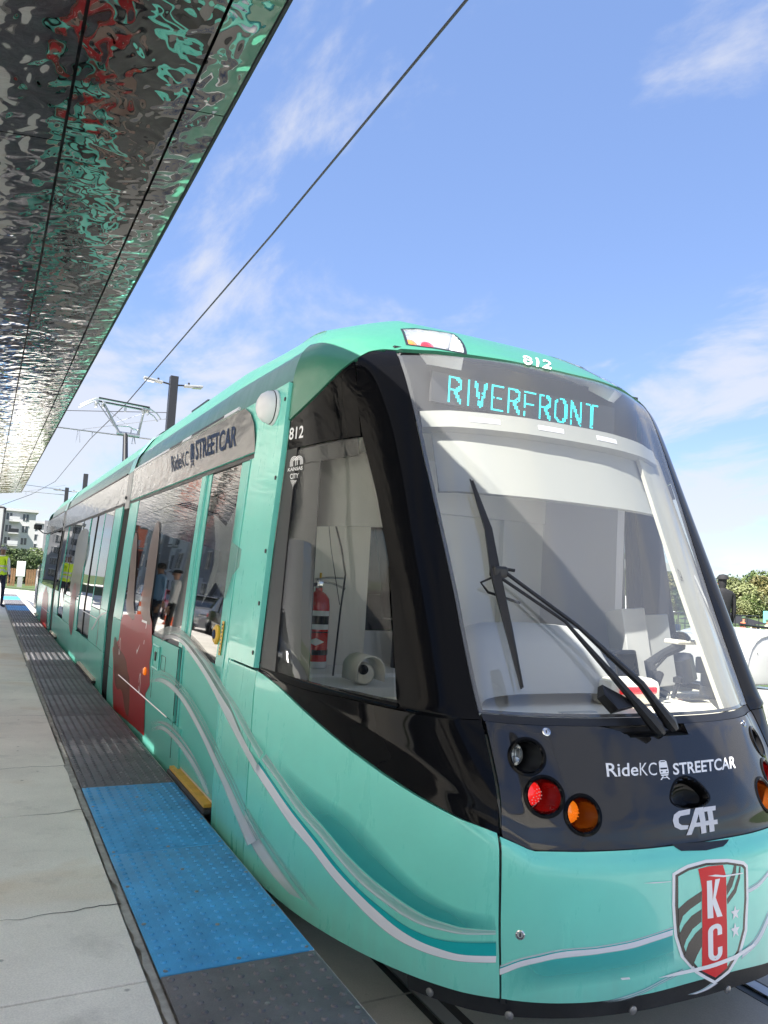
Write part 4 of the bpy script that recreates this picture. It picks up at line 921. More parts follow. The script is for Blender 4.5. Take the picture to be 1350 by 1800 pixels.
# hatch, marker light, button
hq=B['hatchL']
hy0,hy1=6.36,6.61
h=side_panel('hatch',hy0,hy1,.965,1.145,'turquoise_door',tram,.006,.008,2)
mb=MB()
for a,b in (((hy0,.965),(hy1,.965)),((hy1,.965),(hy1,1.145)),((hy1,1.145),(hy0,1.145)),((hy0,1.145),(hy0,.965))): mb.tube([BS(*a,.010),BS(*b,.010)],.007,4)
mb.build('hatch_rim','edge_line',h); MB().box(BS(6.5,1.06,.01),(.008,.05,.07)).build('hatch_latch','black_satin',h)
mb=MB()
for a,b in (((6.14,.98),(6.3,.98)),((6.3,.98),(6.3,1.09)),((6.3,1.09),(6.14,1.09)),((6.14,1.09),(6.14,.98)),((5.735,.42),(5.735,.668)),((5.735,.72),(5.735,1.2)),((6.6,.71),(6.6,.94))): mb.tube([BS(*a,.001),BS(*b,.001)],.0025,4)
mb.build('panel_joint','decal_black',tram)
mb=MB().tube([BS(5.93,.674,.006),BS(8.26,.674,.006)],.006,4); mb.build('trim_line','decal_white',tram)
oy,oz=B['orange'][0]; MB().lathe([(.035,0),(.036,.014),(.024,.026),(0,.03)],BS(oy,oz,.0),(-1,0,0),16).build('side_marker','amber_lens',tram,smooth=30)
bt=MB().lathe([(.062,0),(.062,.012),(.05,.022),(.03,.022),(0,.024)],BS(4.80,1.385,-.006),(-1,0,0),24).build('door_button','decal_yellow',tram,smooth=30)
MB().lathe([(.03,0),(.028,.006),(0,.008)],BS(4.80,1.385,.016),(-1,0,0),18).build('button_centre','decal_navy',bt,smooth=30)
side_panel('door_notice',4.665,4.705,1.27,1.475,'decal_yellow',tram,.002,.003,1)
for k in range(8):
    z=1.285+.0235*k; side_panel('notice_text',4.674+.004*(k%2),4.697-.004*(k%3==0),z,z+.011,'decal_black',tram,.0035,.0005,1)
# camera dome
dm=MB(); c=BS(4.15,2.72,.02); ax=Vector((-1,0,.0)).normalized()
dm.lathe([(.0,0),(.098,0),(.102,.010),(.098,.024),(.094,.028)],c,ax,28); D0=dm.build('camera_dome','white_paint',tram,smooth=30)
mb=MB().lathe([(.096,.024),(.090,.055),(.070,.085),(.040,.102),(0,.108)],c,ax,28); mb.build('dome_cover','white_paint',D0,smooth=50)
MB().lathe([(.0985,.024),(.0985,.029),(.094,.029)],c,ax,28).build('dome_seam','black_satin',D0)
# middle module: glass wall with posts, low panels
side_panel('header_strip',9.52,17.15,2.475,2.505,'black_satin',tram,0,.02,1); side_panel('letterboard',9.36,17.1,2.508,2.842,'letterboard_grey',tram,.008,.02,4)
side_panel('gutter',9.5,17.15,2.845,2.862,'black_satin',tram,.016,.03,1)
side_panel('side_panel',9.55,10.14,.765,1.235,'turquoise_door',tram,0,.02,5); side_panel('window_post',9.55,10.15,1.24,2.475,'turquoise_door',tram,0,.02,8); side_panel('side_panel',9.55,17.12,.17,.76,'turquoise_door',tram,0,.02,5)
ys=[10.16,11.05,11.85,12.65,13.6,15.0,16.2,17.12]
for i in range(len(ys)-1):
    isdoor=i in (1,2,5)
    side_panel('door_window' if isdoor else 'side_window',ys[i]+.02,ys[i+1]-.02,.80 if isdoor else 1.22,2.475,'side_glass',tram,-.010 if isdoor else -.004,.02,8)
    if not isdoor: side_panel('side_panel',ys[i]+.02,ys[i+1]-.02,.765,1.21,'turquoise_door',tram,.0,.02,4)
    side_panel('window_post',ys[i]-.028,ys[i]+.022,.77,2.475,'turquoise_door' if i in(1,3,6) else 'black_satin',tram,.0,.02,8)
mb=MB()
for a,b in ((10.3,11.9),(13.4,14.8)): mb.tube([BS(a,1.10,.006),BS(b,1.10,.006)],.006,4)
mb.build('trim_line','decal_white',tram)
for y0,y1 in ((10.0,11.75),(15.75,16.95)):
    st=MB().box((1.305,(y0+y1)/2,.385),(.06,y1-y0,.024)).build('door_step','step_cream',tram); MB().box((1.302,(y0+y1)/2,.358),(.07,y1-y0+.05,.026)).build('step_nosing','rubber',st)
# rear module
side_panel('header_strip',17.75,22.5,2.475,2.505,'black_satin',tram,0,.02,1); side_panel('letterboard',17.6,22.5,2.508,2.842,'letterboard_grey',tram,.008,.02,4); side_panel('gutter',17.75,21.4,2.845,2.862,'black_satin',tram,.016,.03,1)
side_panel('side_window',17.8,21.3,1.21,2.475,'side_glass',tram,-.004,.02,8); side_panel('window_post',21.32,22.5,1.21,2.475,'turquoise_door',tram,0,.02,8); side_panel('side_panel',17.8,22.5,.17,1.205,'turquoise_door',tram,0,.02,8)
mb=MB().tube([BS(18.2,.674,.006),BS(20.5,.674,.006)],.006,4); mb.build('trim_line','decal_white',tram)
# rear nose: the front shape turned round
def RN(n,v,o=0.):
    p=SN(n,v,o); return Vector((p.x,22.5+(3.94-p.y)*.62 if True else 0,p.z))
grid_panel('rear_end',lambda s,t:(2*s*.999-.999,.6+(ROWN-.6)*t),40,40,'turquoise_sun_dimmed',tram,0,.02,surf=RN)
grid_panel('rear_window',lambda s,t:((2*s-1)*.97,8.05+3.0*t),30,20,'side_glass',tram,.006,.01,surf=lambda a,b,o=0.: RN(a,b)+Vector((0,.008,0)))
st=MB().box((1.30,22.2,.385),(.07,.9,.03)).build('door_step','step_cream',tram)
mb=MB().tube([BS(22.45,2.50,.0),BS(22.5,2.52,.10),BS(22.5,2.6,.22)],.015,6).box(BS(22.5,2.66,.24),(.20,.10,.14),bev=.03); mb.build('rear_camera','black_satin',tram)
mb=MB().tube([(1.31,22.9,.5),(1.30,22.9,1.5),(1.34,22.95,1.62),(1.55,23.0,1.66)],.05,8); mb.build('grab_rail','chrome',tram,smooth=40)
# roof equipment
for (x,y,z,lx,ly,lz) in ((2.42,8.35,3.50,.8,.8,.10),(2.45,10.4,3.50,.8,1.0,.10),(2.5,13.6,3.47,.9,1.6,.06),(2.45,16.4,3.48,.8,.7,.1),(2.5,20.6,3.47,.8,1.,.08)):
    e=MB().prism([(y-ly/2,z-lz/2-.1),(y+ly/2,z-lz/2-.1),(y+ly/2,z+lz/2),(y-ly/2+.12,z+lz/2),(y-ly/2,z+lz/2-.05)],x-lx/2,x+lx/2,'x').build('roof_box','pole_paint',tram)
    mb=MB(); mb.box((x-.05,y,z+lz/2+.012),(lx+.1,ly*.9,.018)); mb.build('box_lid','black_satin',e)
# ---- pantograph ----
PY=18.87
pg=MB().box((2.62,PY,3.53),(1.0,1.5,.10)).build('pantograph','pole_paint',tram)
MB().tube([(2.60,PY-1.0,3.55),(2.66,PY,4.86)],[.075,.055],10).build('lower_arm','black_satin',pg,smooth=40)
MB().tube([(2.46,PY,4.87),(2.98,PY,4.86)],.05,10).build('knee_shaft','steel',pg,smooth=40)
mb=MB().tube([(2.52,PY,4.87),(2.10,PY-.1,5.52)],[.034,.026],8).tube([(2.94,PY,4.86),(3.02,PY-.1,5.49)],[.034,.026],8); mb.build('upper_arm','steel',pg,smooth=40)
mb=MB().tube([(2.50,PY-.2,4.83),(1.93,PY-.2,5.53)],.014,6).tube([(2.36,PY,5.03),(2.72,PY,5.06),(2.98,PY,4.98)],.016,6).tube([(2.78,PY,5.05),(2.78,PY,4.87)],.014,6).tube([(2.2,PY,5.4),(2.85,PY,4.98)],.005,4).tube([(2.95,PY,5.38),(2.4,PY,5.1)],.005,4); mb.build('stay_rod','steel',pg,smooth=40)
for dy in (-.22,.16):
    MB().tube([(1.60,PY+dy,5.36),(1.72,PY+dy,5.45),(1.90,PY+dy,5.56),(2.05,PY+dy,5.58),(3.0,PY+dy,5.53),(3.15,PY+dy,5.50),(3.30,PY+dy,5.42),(3.40,PY+dy,5.30)],.018,6).build('bow_horn','steel',pg,smooth=40)
    MB().box((2.55,PY+dy,5.568),(1.15,.05,.03),Matrix.Rotation(R_(2.6),3,'Y')).build('carbon_strip','black_satin',pg)
mb=MB()
for x in (1.95,2.1,3.02,3.12): mb.box((x,PY-.03,5.50),(.05,.4,.06)); mb.tube([(x,PY-.1,5.49),(x+.02,PY-.1,5.40),(x-.03,PY-.1,5.37)],.012,5)
mb.box((2.60,PY-.05,5.44),(.05,.06,.10)); mb.tube([(2.86,PY,4.84),(2.9,PY,4.66),(2.82,PY,4.66),(2.84,PY,4.82)],.012,5); mb.build('bow_fittings','steel',pg)
# ---------------- livery: lettering, shield, waves ----------------
SB=lambda a,b,o=0.:BS(a,b,o)
sh=decal('shield',[B['cr_outer']],SN,'decal_white',tram,.0058,.05)
decal('shield_border',[B['cr_inner']],SN,'decal_black',sh,.0066,.05); decal('shield_field',[B['cr_field']],SN,'turquoise_panel',sh,.0072,.05)
for k in ('cr_bk1','cr_bk2','cr_bk3','cr_bk4','cr_bk5'): decal('shield_stripe',[B[k]],SN,'decal_black',sh,.0078,.05)
decal('shield_band',[B['cr_red']],SN,'decal_red',sh,.0084,.05)
def blockletter(ch):
    if ch=='K': return [[(0,0),(.36,0),(.36,1),(0,1)],[(.34,.42),(.62,1),(1,1),(.58,.52),(1,0),(.62,0),(.36,.36)]]
    o=circ(.5,.78,.5,.22,14,180,0)[::1]; 
    top=[(.5+.5*math.cos(R_(a)),.80+.20*math.sin(R_(a))) for a in range(0,181,15)]; bot=[(.5+.5*math.cos(R_(a)),.20+.20*math.sin(R_(a))) for a in range(180,361,15)]
    it=[(.5+.16*math.cos(R_(a)),.80+.07*math.sin(R_(a))) for a in range(0,181,20)]; ib=[(.5+.16*math.cos(R_(a)),.20+.07*math.sin(R_(a))) for a in range(180,361,20)]
    # C as one outline
    return [[(1,.66)]+top+bot+[(1,.34),(.66,.34)]+ib[::-1][0:]+it[::-1]+[(.66,.66)]]
quadpoly('shield_letter',blockletter('K'),B['crK'],SN,'decal_white',sh,.0092); quadpoly('shield_letter',blockletter('C'),B['crC'],SN,'decal_white',sh,.0092)
(sa,sb)=B['stars']; rn=(B['starr'][1][0]-B['starr'][0][0])/2; rv=rn*1.31/.235
for s_ in (sa,sb):
    decal('shield_star',[[(s_[0]+rn*(1 if k%2==0 else .42)*math.sin(math.pi*k/5),s_[1]+rv*(1 if k%2==0 else .42)*math.cos(math.pi*k/5)) for k in range(10)]],SN,'decal_white',sh,.0092,.2)
decal('bumper_notch',[B['notch']],SN,'black_satin',tram,.0052,.05)
for k in ('cr_scr','cr_scr2','cr_scr3','cr_scr4'): decal('paint_scrape',[B[k]],SN,'decal_white',tram,.0098,.04)
text('car_number','812',B['t812roof'],SN,'decal_white',tram,.012,.009); text('car_number','812',B['t812side'],SN,'decal_white',tram,.015,.003)
text('city_name','KANSAS',B['kansas'],SN,'decal_white',tram,.02,.001); text('city_name','CITY',B['city'],SN,'decal_white',tram,.02,.001)
arcs=[]
for cx in (.32,.68):
    for r in (.30,.21,.12):
        o=circ(cx,.45,r,r*1.55,14,0,180); i_=circ(cx,.45,r-.055,(r-.055)*1.55,14,180,0); arcs.append([(x,y) for x,y in o]+[(x,y) for x,y in i_])
for x in (.02,.11,.20,.44,.56,.80,.89,.98): arcs.append([(x-.025,.0),(x+.025,.0),(x+.025,.45),(x-.025,.45)])
quadpoly('city_emblem',arcs,B['kctop'],SN,'decal_white',tram,.001,.2)
kb=B['kcbot']
for j in range(5):
    f=j/4; a=(kb[0][0]+(kb[1][0]-kb[0][0])*f,kb[0][1]+(kb[1][1]-kb[0][1])*f); w=(kb[1][0]-kb[0][0])*.07; e=kb[2]; mid=(a[0]+(e[0]-a[0])*(.55+.45*(1-abs(f-.5)*2)),a[1]+(e[1]-a[1])*(.55+.45*(1-abs(f-.5)*2)))
    decal('city_emblem',[[(a[0]-w,a[1]),(a[0]+w,a[1]),mid]],SN,'decal_white',tram,.001,.2)
text('operator_name','Ride',B['ride'],SN,'decal_white',tram,.012,.004); text('operator_name','KC',B['kc'],SN,'decal_white',tram,-.004,.004); text('operator_name','STREETCAR',B['streetcar'],SN,'decal_white',tram,.022,.004)
ICON=[[(.12,.30),(.88,.30),(.92,.44),(.86,.90),(.70,.97),(.30,.97),(.14,.90),(.08,.44)],[(.20,.20),(.80,.20),(.86,.27),(.14,.27)],[(.30,.18),(.42,.18),(.20,0),(.06,0)],[(.58,.18),(.70,.18),(.94,0),(.80,0)],[(.26,.08),(.74,.08),(.78,.12),(.22,.12)]]
ICONB=[[(.2,.52),(.8,.52),(.82,.60),(.18,.60)],[(.2,.38),(.34,.38),(.34,.44),(.2,.44)],[(.66,.38),(.8,.38),(.8,.44),(.66,.44)],[(.3,.88),(.7,.88),(.7,.92),(.3,.92)]]
quadpoly('tram_icon',ICON,B['icon'],SN,'decal_white',tram,.004,.2); quadpoly('tram_icon_detail',ICONB,B['icon'],SN,'decal_black',tram,.0046,.2)
decal('maker_name',B['cafp'],SN,'decal_silver',tram,.0045,.06)
text('operator_name','Ride',[B['s_ride'][0],tuple(B['s_ride'][0][i]*.42+B['s_ride'][1][i]*.58 for i in (0,1)),tuple(B['s_ride'][3][i]*.42+B['s_ride'][2][i]*.58 for i in (0,1)),B['s_ride'][3]],SB,'decal_navy',tram,.012,.015)
text('operator_name','KC',[tuple(B['s_ride'][0][i]*.38+B['s_ride'][1][i]*.62 for i in (0,1)),B['s_ride'][1],B['s_ride'][2],tuple(B['s_ride'][3][i]*.38+B['s_ride'][2][i]*.62 for i in (0,1))],SB,'decal_navy',tram,-.004,.015)
text('operator_name','STREETCAR',B['s_street'],SB,'decal_navy',tram,.022,.015); quadpoly('tram_icon',ICON,B['s_icon'],SB,'decal_navy',tram,.0145,.3)
# waves. colours are the print's own inks
WH=(.82,.82,.86); LT=(.42,.66,.62); TL=(.012,.42,.43); DKT=(.03,.40,.40); AQ=(.07,.52,.50)
sk=.0056
strip('wave_print',B['waveA_lo'],B['waveA_up'],SN,[(0,WH,0),(.12,WH,.95),(.95,WH,1),(1,WH,1)],tram,sk,90)
strip('wave_print',B['waveA_up'],B['waveT_up'],SN,[(0,TL,1),(.75,TL,1),(1,TL,.0)],tram,sk,90)
strip('wave_print',B['waveL_lo'],B['waveL_up'],SN,[(0,LT,.0),(.15,WH,.75),(.35,LT,.75),(.7,LT,.45),(.85,WH,.45),(1,LT,0)],tram,sk+.0003,90)
strip('wave_print',B['waveB_lo'],B['waveB_up'],SN,[(0,WH,0),(.15,WH,.7),(.8,WH,.75),(1,WH,.3)],tram,sk,60,(1,.5))
strip('wave_print',B['waveB_up'],B['waveB2_up'],SN,[(0,LT,.3),(.3,LT,.1),(.5,LT,.5),(1,LT,0)],tram,sk,60,(1,.5))
DK=B['dark']
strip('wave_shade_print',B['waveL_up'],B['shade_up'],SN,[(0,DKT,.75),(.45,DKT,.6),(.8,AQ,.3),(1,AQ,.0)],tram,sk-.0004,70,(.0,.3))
strip('bumper_stripe',B['bs_lo'],B['bs_mid'],SN,[(0,WH,0),(.15,WH,.9),(1,WH,1)],tram,sk,70)
strip('bumper_stripe',B['bs_mid'],B['bs_up'],SN,[(0,TL,.9),(.35,TL,.9),(.45,WH,.7),(.8,WH,.5),(1,WH,.0)],tram,sk,70)
strip('bumper_stripe',[(a,b-.42) for a,b in B['bs_lo']],B['bs_lo'],SN,[(0,AQ,0),(.6,AQ,.6),(1,AQ,.8)],tram,sk-.0005,60,(.1,1))
strip('bumper_stripe',B['bs2_lo'],B['bs2_up'],SN,[(0,TL,0),(.35,WH,.6),(.5,TL,.6),(.7,WH,.6),(1,TL,.8)],tram,sk,50,(0,1))
for a in ('bs3','bs4','bs5'): strip('bumper_stripe',B[a+'_lo'],B[a+'_up'],SN,[(0,WH,0),(.2,WH,.85),(.6,WH,.85),(.75,TL,.8),(.85,WH,.7),(1,WH,0)],tram,sk,24)
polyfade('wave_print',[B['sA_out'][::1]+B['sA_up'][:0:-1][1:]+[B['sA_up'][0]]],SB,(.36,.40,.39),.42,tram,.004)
so=.0052
strip('wave_print',B['sA_lo'],B['sA_up'],SB,[(0,WH,.1),(.15,WH,.75),(.9,WH,.85),(1,WH,.85)],tram,so,60,(.2,1))
strip('wave_print',B['sL_lo'],B['sL_up'],SB,[(0,LT,.0),(.15,WH,.6),(.35,LT,.55),(.7,LT,.35),(.85,WH,.35),(1,LT,0)],tram,so,60,(.2,1))
strip('wave_print',B['sB_lo'],B['sB_up'],SB,[(0,WH,.1),(.2,WH,.75),(.8,WH,.75),(1,WH,.5)],tram,so,60,(.1,1))
strip('wave_print',B['sB_up'],B['sB2_up'],SB,[(0,LT,.6),(.2,LT,.2),(.4,LT,.55),(.6,LT,.2),(.8,LT,.4),(1,LT,0)],tram,so,60,(.1,1))
strip('wave_print',B['sC_lo'],B['sC_up'],SB,[(0,WH,.1),(.3,WH,.6),(.8,WH,.6),(1,WH,.2)],tram,so,50,(.1,.6))
strip('wave_print',B['sC_up'],B['sD_up'],SB,[(0,LT,.1),(.4,WH,.45),(.6,WH,.4),(1,LT,0)],tram,so,50,(.1,.6))
# printed figures in red shirts with raised arms (generic), and the second module's pennant
RED=(.33,.006,.010); BRN=(.20,.10,.06); GRY=(.24,.17,.14)
def rounded(l,n=5):
    o=[]; k=len(l)
    for i in range(k):
        p0,p1,p2,p3=l[i-1],l[i],l[(i+1)%k],l[(i+2)%k]
        for j in range(n):
            t=j/n; o.append(tuple((1-t)**2*(p1[c]+p2[c])/2+2*t*(1-t)*p2[c]+t*t*(p2[c]+p3[c])/2 for c in (0,1)))
    return o
polyfade('figure_print',[B['red1']],SB,RED,.97,tram,.0042)
polyfade('figure_print',[rounded(B['brown'])],SB,BRN,.55,tram,.0050)
for k in ('armA','armB'): polyfade('figure_print',[rounded(B[k])],SB,GRY,.72,tram,.0046)
polyfade('star_print',[B['star']],SB,(.30,.33,.32),.42,tram,.0046)
for (y,z) in B['redcrest'][:2]:
    decal('shirt_badge',[circ(y+.06,z+.01,.045,.09,16)+circ(y+.06,z+.01,.028,.07,16)[::-1]],SB,'decal_white',tram,.006,.3)
y,z=B['redcrest'][2]; decal('shirt_tick',[[(y+.06,z),(y+.03,z-.05),(y-.10,z+.06),(y+.03,z-.015)]],SB,'decal_white',tram,.006,.3)
decal('shirt_square',[[(7.3,1.30),(7.05,1.30),(7.05,1.10),(7.07,1.10),(7.07,1.28),(7.3,1.28)]],SB,'decal_white',tram,.006,.3)
polyfade('spire_print',[rounded(B['m2spire'])],SB,(.30,.30,.28),.62,tram,.004)
polyfade('pennant_print',[rounded(B['m2red'])],SB,(.22,.03,.035),.8,tram,.006)
strip('wave_print',B['m2swirl_lo'],B['m2swirl_up'],SB,[(0,WH,0),(.3,WH,.55),(1,WH,.35)],tram,.006,40)
polyfade('figure_print',[[(18.4,.3),(20.6,.3),(20.3,1.0),(19.6,1.2),(18.7,1.0)]],SB,RED,.8,tram,.006)
# ---------------- inside the cab ----------------
# dash: a shelf that follows the windscreen foot
fr=[SN(n/100,8.02,-.05) for n in range(-97,98,2)]
fr=[Vector((p.x,p.y+.01,1.235 if abs(p.x-TX)<.95 else 1.235)) for p in fr]
n=len(fr); bk=[Vector((TX+(p.x-TX)*.97,max(3.15,p.y+.02) if abs(p.x-TX)<1.15 else p.y+.05,1.255)) for p in fr]
mb=MB().add(fr+bk+[p-Vector((0,0,.5)) for p in bk],[(i,i+1,n+i+1,n+i) for i in range(n-1)]+[(n+i,n+i+1,2*n+i+1,2*n+i) for i in range(n-1)]); dash=mb.build('dashboard','cream',tram,smooth=40)
mb=MB()
for x in (2.10,2.42): mb.box((x,2.72,1.242),(.20,.035,.006))
mb.build('dash_vent','lining_grey',dash)
# instrument hood: pale rounded hump
mb=MB(); sec=[]; 
for i in range(13):
    a=math.pi*i/12; sec.append((math.copysign(abs(math.cos(a))**.55,math.cos(a)),math.sin(a)**.6))
vs=[]
for y,w,h in ((2.86,.40,.06),(2.92,.44,.26),(3.02,.46,.37),(3.14,.46,.37),(3.18,.44,.0)):
    for cx,s in sec: vs.append((2.39+cx*w+ .0,y,1.245+s*h))
mb.add(vs,[(j*13+k,j*13+k+1,(j+1)*13+k+1,(j+1)*13+k) for j in range(4) for k in range(12)]); mb.build('instrument_hood','lining_grey',tram,smooth=50)
mb=MB(); p=at(1118,1213,Y=2.80)
mb.box((p.x,2.87,1.31),(.34,.16,.13),bev=.04); hump=mb.build('light_hump','cream',tram,smooth=40)
MB().box((p.x,2.783,p.z),(.235,.02,.035),bev=.009).build('brake_light','red_lens',hump,smooth=40)
mb=MB()
for k in range(8): mb.box((p.x-.098+.028*k,2.771,p.z),(.012,.004,.012))
mb.build('light_diode','decal_red',hump)
# grey cabinet pair
mb=MB().box((3.23,3.23,1.49),(.17,.14,.42),Matrix.Rotation(R_(-4),3,'Y')@Matrix.Rotation(R_(-9),3,'X'),bev=.006); cbn=mb.build('cab_cabinet','lining_grey',tram)
MB().box((3.42,3.25,1.47),(.19,.14,.40),Matrix.Rotation(R_(-4),3,'Y')@Matrix.Rotation(R_(-9),3,'X'),bev=.006).build('cabinet_unit','grey_trim',cbn)
# camera on a crooked arm, meters and small things by the right pillar
q=at(1197,1128,Y=3.02)
mb=MB().tube([at(1150,1205,Y=3.0),at(1142,1165,Y=3.0),at(1165,1150,Y=3.0),q+Vector((0,0,-.02))],[.03,.03,.025,.03],8); ga=mb.build('camera_arm','pole_paint',tram,smooth=40)
MB().box(q,(.16,.10,.025),bev=.01).build('camera_plate','cream',ga); MB().lathe([(.05,0),(.045,.025),(.025,.04),(0,.045)],q+Vector((0,0,.01)),(0,-.3,1),16).build('dome_camera','black_gloss',ga,smooth=40)
mb=MB()
for (px,py,Y,d) in ((1245,1170,3.0,(.10,.10,.09)),(1248,1195,3.0,(.07,.08,.10)),(1252,1222,2.98,(.10,.10,.10)),(1218,1225,2.9,(.16,.10,.02))): mb.box(at(px,py,Y=Y),d,bev=.01)
mb.build('cab_console','pole_paint',tram)
mb=MB().tube([at(1160,1185,Y=2.95),at(1150,1212,Y=2.9),at(1172,1222,Y=2.86)],.022,8).tube([at(1170,1155,Y=2.95),at(1147,1180,Y=2.95),at(1158,1212,Y=2.93),at(1178,1218,Y=2.9)],.007,6); mb.build('console_cable','black_satin',tram)
mb=MB().tube([at(1190,1155,Y=3.3),at(1198,1195,Y=3.3)],.09,10); mb.build('driver_chair_arm','pole_paint',tram)
# driver's screen, switches and lever on the dash
sc_=MB().box((2.98,3.06,1.40),(.26,.05,.18),Matrix.Rotation(R_(-14),3,'X'),bev=.012).build('dash_screen','pole_paint',tram); MB().box((2.98,3.032,1.402),(.22,.006,.14),Matrix.Rotation(R_(-14),3,'X')).build('screen_glass','mask_gloss',sc_)
for k in range(7):
    MB().lathe([(.011,0),(.011,.012),(.006,.016),(0,.016)],(3.02+.05*k,2.95,1.255),None,8).build('dash_switch',('red_lens','decal_yellow','pole_paint','pole_paint','clear_lens','pole_paint','amber_lens')[k],dash)
MB().tube([(3.30,2.98,1.25),(3.30,2.95,1.33)],.012,8).build('control_lever','pole_paint',tram); MB().lathe([(.0,0),(.025,.01),(.025,.035),(0,.045)],(3.30,2.95,1.325),None,10).build('lever_knob','black_satin',tram)
# floor, partition, ceiling
MB().box((TX,4.2,.42),(2.2,.9,.05)).build('cab_floor','lining_grey',tram)
pt=MB().box((2.95,4.55,1.45),(1.0,.05,2.1)).build('partition','lining_pale',tram)
MB().box((3.285,4.515,1.45),(.02,.03,2.1)).build('partition_seam','lining_grey',pt)
MB().box((3.50,4.50,1.45),(.52,.06,2.1)).build('partition_door','lining_pale',pt)
MB().lathe([(.045,0),(.04,.03),(0,.035)],at(1006,937,Y=4.46),(0,-1,0),16).build('door_knob','lining_violet',pt,smooth=40)
MB().box((3.62,4.1,1.45),(.06,.75,2.1)).build('partition_side','lining_violet',pt)
MB().box((2.30,4.56,1.95),(.36,.03,1.1)).build('partition_window','lamp_glass',pt)
MB().box((2.32,4.56,.95),(.9,.06,1.0)).build('partition_base','lining_pale',pt)
MB().box((2.12,4.56,1.9),(.05,.07,1.2)).build('partition_post','lining_pale',pt)
MB().box((3.2,4.6,2.43),(2.2,.3,.35)).build('partition_header','lining_pale',pt)
MB().prism([(1.75,3.62),(3.49,3.62),(3.72,4.0),(3.72,4.7),(1.52,4.7),(1.52,4.0)],2.60,2.65).build('cab_ceiling','cream',tram)
# near-side cream lining behind the cab side window
mb=MB().box((1.60,4.42,1.95),(.16,.06,1.55)).box((1.92,4.47,1.72),(.52,.05,1.05)); mb.build('side_lining','cream',tram)
mb=MB().box((1.95,4.30,1.18),(.9,.5,.12)).box((1.85,3.95,1.14),(.8,.6,.16)); mb.build('side_ledge','lining_pale',tram)
seat=MB().box((2.55,4.1,1.05),(.5,.45,.14),bev=.05).build('driver_seat','wrap_black',tram,smooth=40); MB().box((2.55,4.32,1.40),(.46,.12,.62),bev=.05).build('seat_back','wrap_black',seat,smooth=40)
# sun blind, sign case and the lit destination
def SI(n,v,o): return SN(n,v,o)
grid_panel('sun_blind',lambda s,t:((2*s-1)*.61,9.55+.56*t),24,8,'blind',tram,-.10,.006)
grid_panel('blind_bar',lambda s,t:((2*s-1)*.61,9.52+.04*t),24,2,'blind',tram,-.09,.02)
grid_panel('blind_hem',lambda s,t:((2*s-1)*.61,9.55+.19*t),24,3,'blind',tram,-.094,.004)
grid_panel('side_blind',lambda s,t:(-.985+.14*s,9.2+.7*t),10,6,'blind',tram,-.09,.006)
ledge=grid_panel('sign_ledge',lambda s,t:((2*s-1)*.655,10.10+.19*t),24,3,'blind',tram,-.045,.06)
for n_ in (-.41,-.10,.22): grid_panel('ledge_slot',lambda s,t:(n_-.065+.13*s,10.17+.055*t),4,1,'lining_violet',ledge,-.043,.004)
case=grid_panel('sign_case',lambda s,t:((2*s-1)*.66,10.56+.66*t),24,6,'sign_case',tram,-.16,.03)
SX0,SX1,SZ0,SZ1=1.985,3.255,2.727,2.887; SY=3.44
pan=MB().box(((SX0+SX1)/2,SY,(SZ0+SZ1)/2),(SX1-SX0,.02,SZ1-SZ0)).build('destination_display','sign_panel',tram)
bpy.data.objects.remove(case)
mb=MB().box((TX,SY+.06,2.83),(1.7,.08,.32)); mb.build('sign_case','sign_case',tram)
LET={'R':[[(0,0),(0,14)],[(0,14),(4,14),(6,12),(6,9),(4,7),(0,7)],[(3,7),(6,0)]],'I':[[(1,0),(1,14)]],'V':[[(0,14),(3,0),(6,14)]],'E':[[(6,14),(0,14),(0,0),(6,0)],[(0,7),(5,7)]],'F':[[(6,14),(0,14),(0,0)],[(0,7),(5,7)]],'O':[[(2,0),(0,3),(0,11),(2,14),(4.5,14),(6.5,11),(6.5,3),(4.5,0),(2,0)]],'N':[[(0,0),(0,14),(6,0),(6,14)]],'T':[[(0,14),(6.5,14)],[(3.2,14),(3.2,0)]]}
WID={'R':9.3,'I':4.6,'V':9.3,'E':9.3,'F':9.0,'O':9.8,'N':9.5,'T':7}
tot=sum(WID[c] for c in 'RIVERFRONT'); px_=(3.118-2.092)/tot; pz_=(2.884-2.742)/15.; mb=MB(); x=0; random.seed(4)
def segd(p,a,b):
    ax,ay=a;bx,by=b; l=(bx-ax)**2+(by-ay)**2; t=0 if l==0 else max(0,min(1,((p[0]-ax)*(bx-ax)+(p[1]-ay)*(by-ay))/l)); return math.hypot(p[0]-ax-t*(bx-ax),p[1]-ay-t*(by-ay))
for ch in 'RIVERFRONT':
    for i in range(-1,10):
        for j in range(-1,16):
            if any(segd((i,j),a,b)<.82 for pl in LET[ch] for a,b in zip(pl,pl[1:])) and random.random()>.035:
                X=2.092+(x+i)*px_; Z=2.742+j*pz_; w=px_*.42; h=pz_*.42
                mb.add([(X-w,SY-.0125,Z-h),(X+w,SY-.0125,Z-h),(X+w,SY-.0125,Z+h),(X-w,SY-.0125,Z+h)],[(0,1,2,3)])
    x+=WID[ch]
led=mb.build('lit_letters','led',pan,fixn=False); led['kind']='stuff'
# cream lining of the far pillar with its number
grid_panel('pillar_lining',lambda s,t:(.50+.34*s,8.03+2.25*t),14,24,'cream_sun_dimmed',tram,-.07,.02)
text('cab_number','12-A',[(.525,8.945),(.565,8.935),(.565,9.035),(.525,9.045)],SN,'decal_black',tram,.01,-.066)
mb=MB().tube([SN(.66,9.0,-.06),SN(.68,8.7,-.05),SN(.70,8.5,-.06)],.006,5); mb.build('pillar_strap','grey_trim',tram)
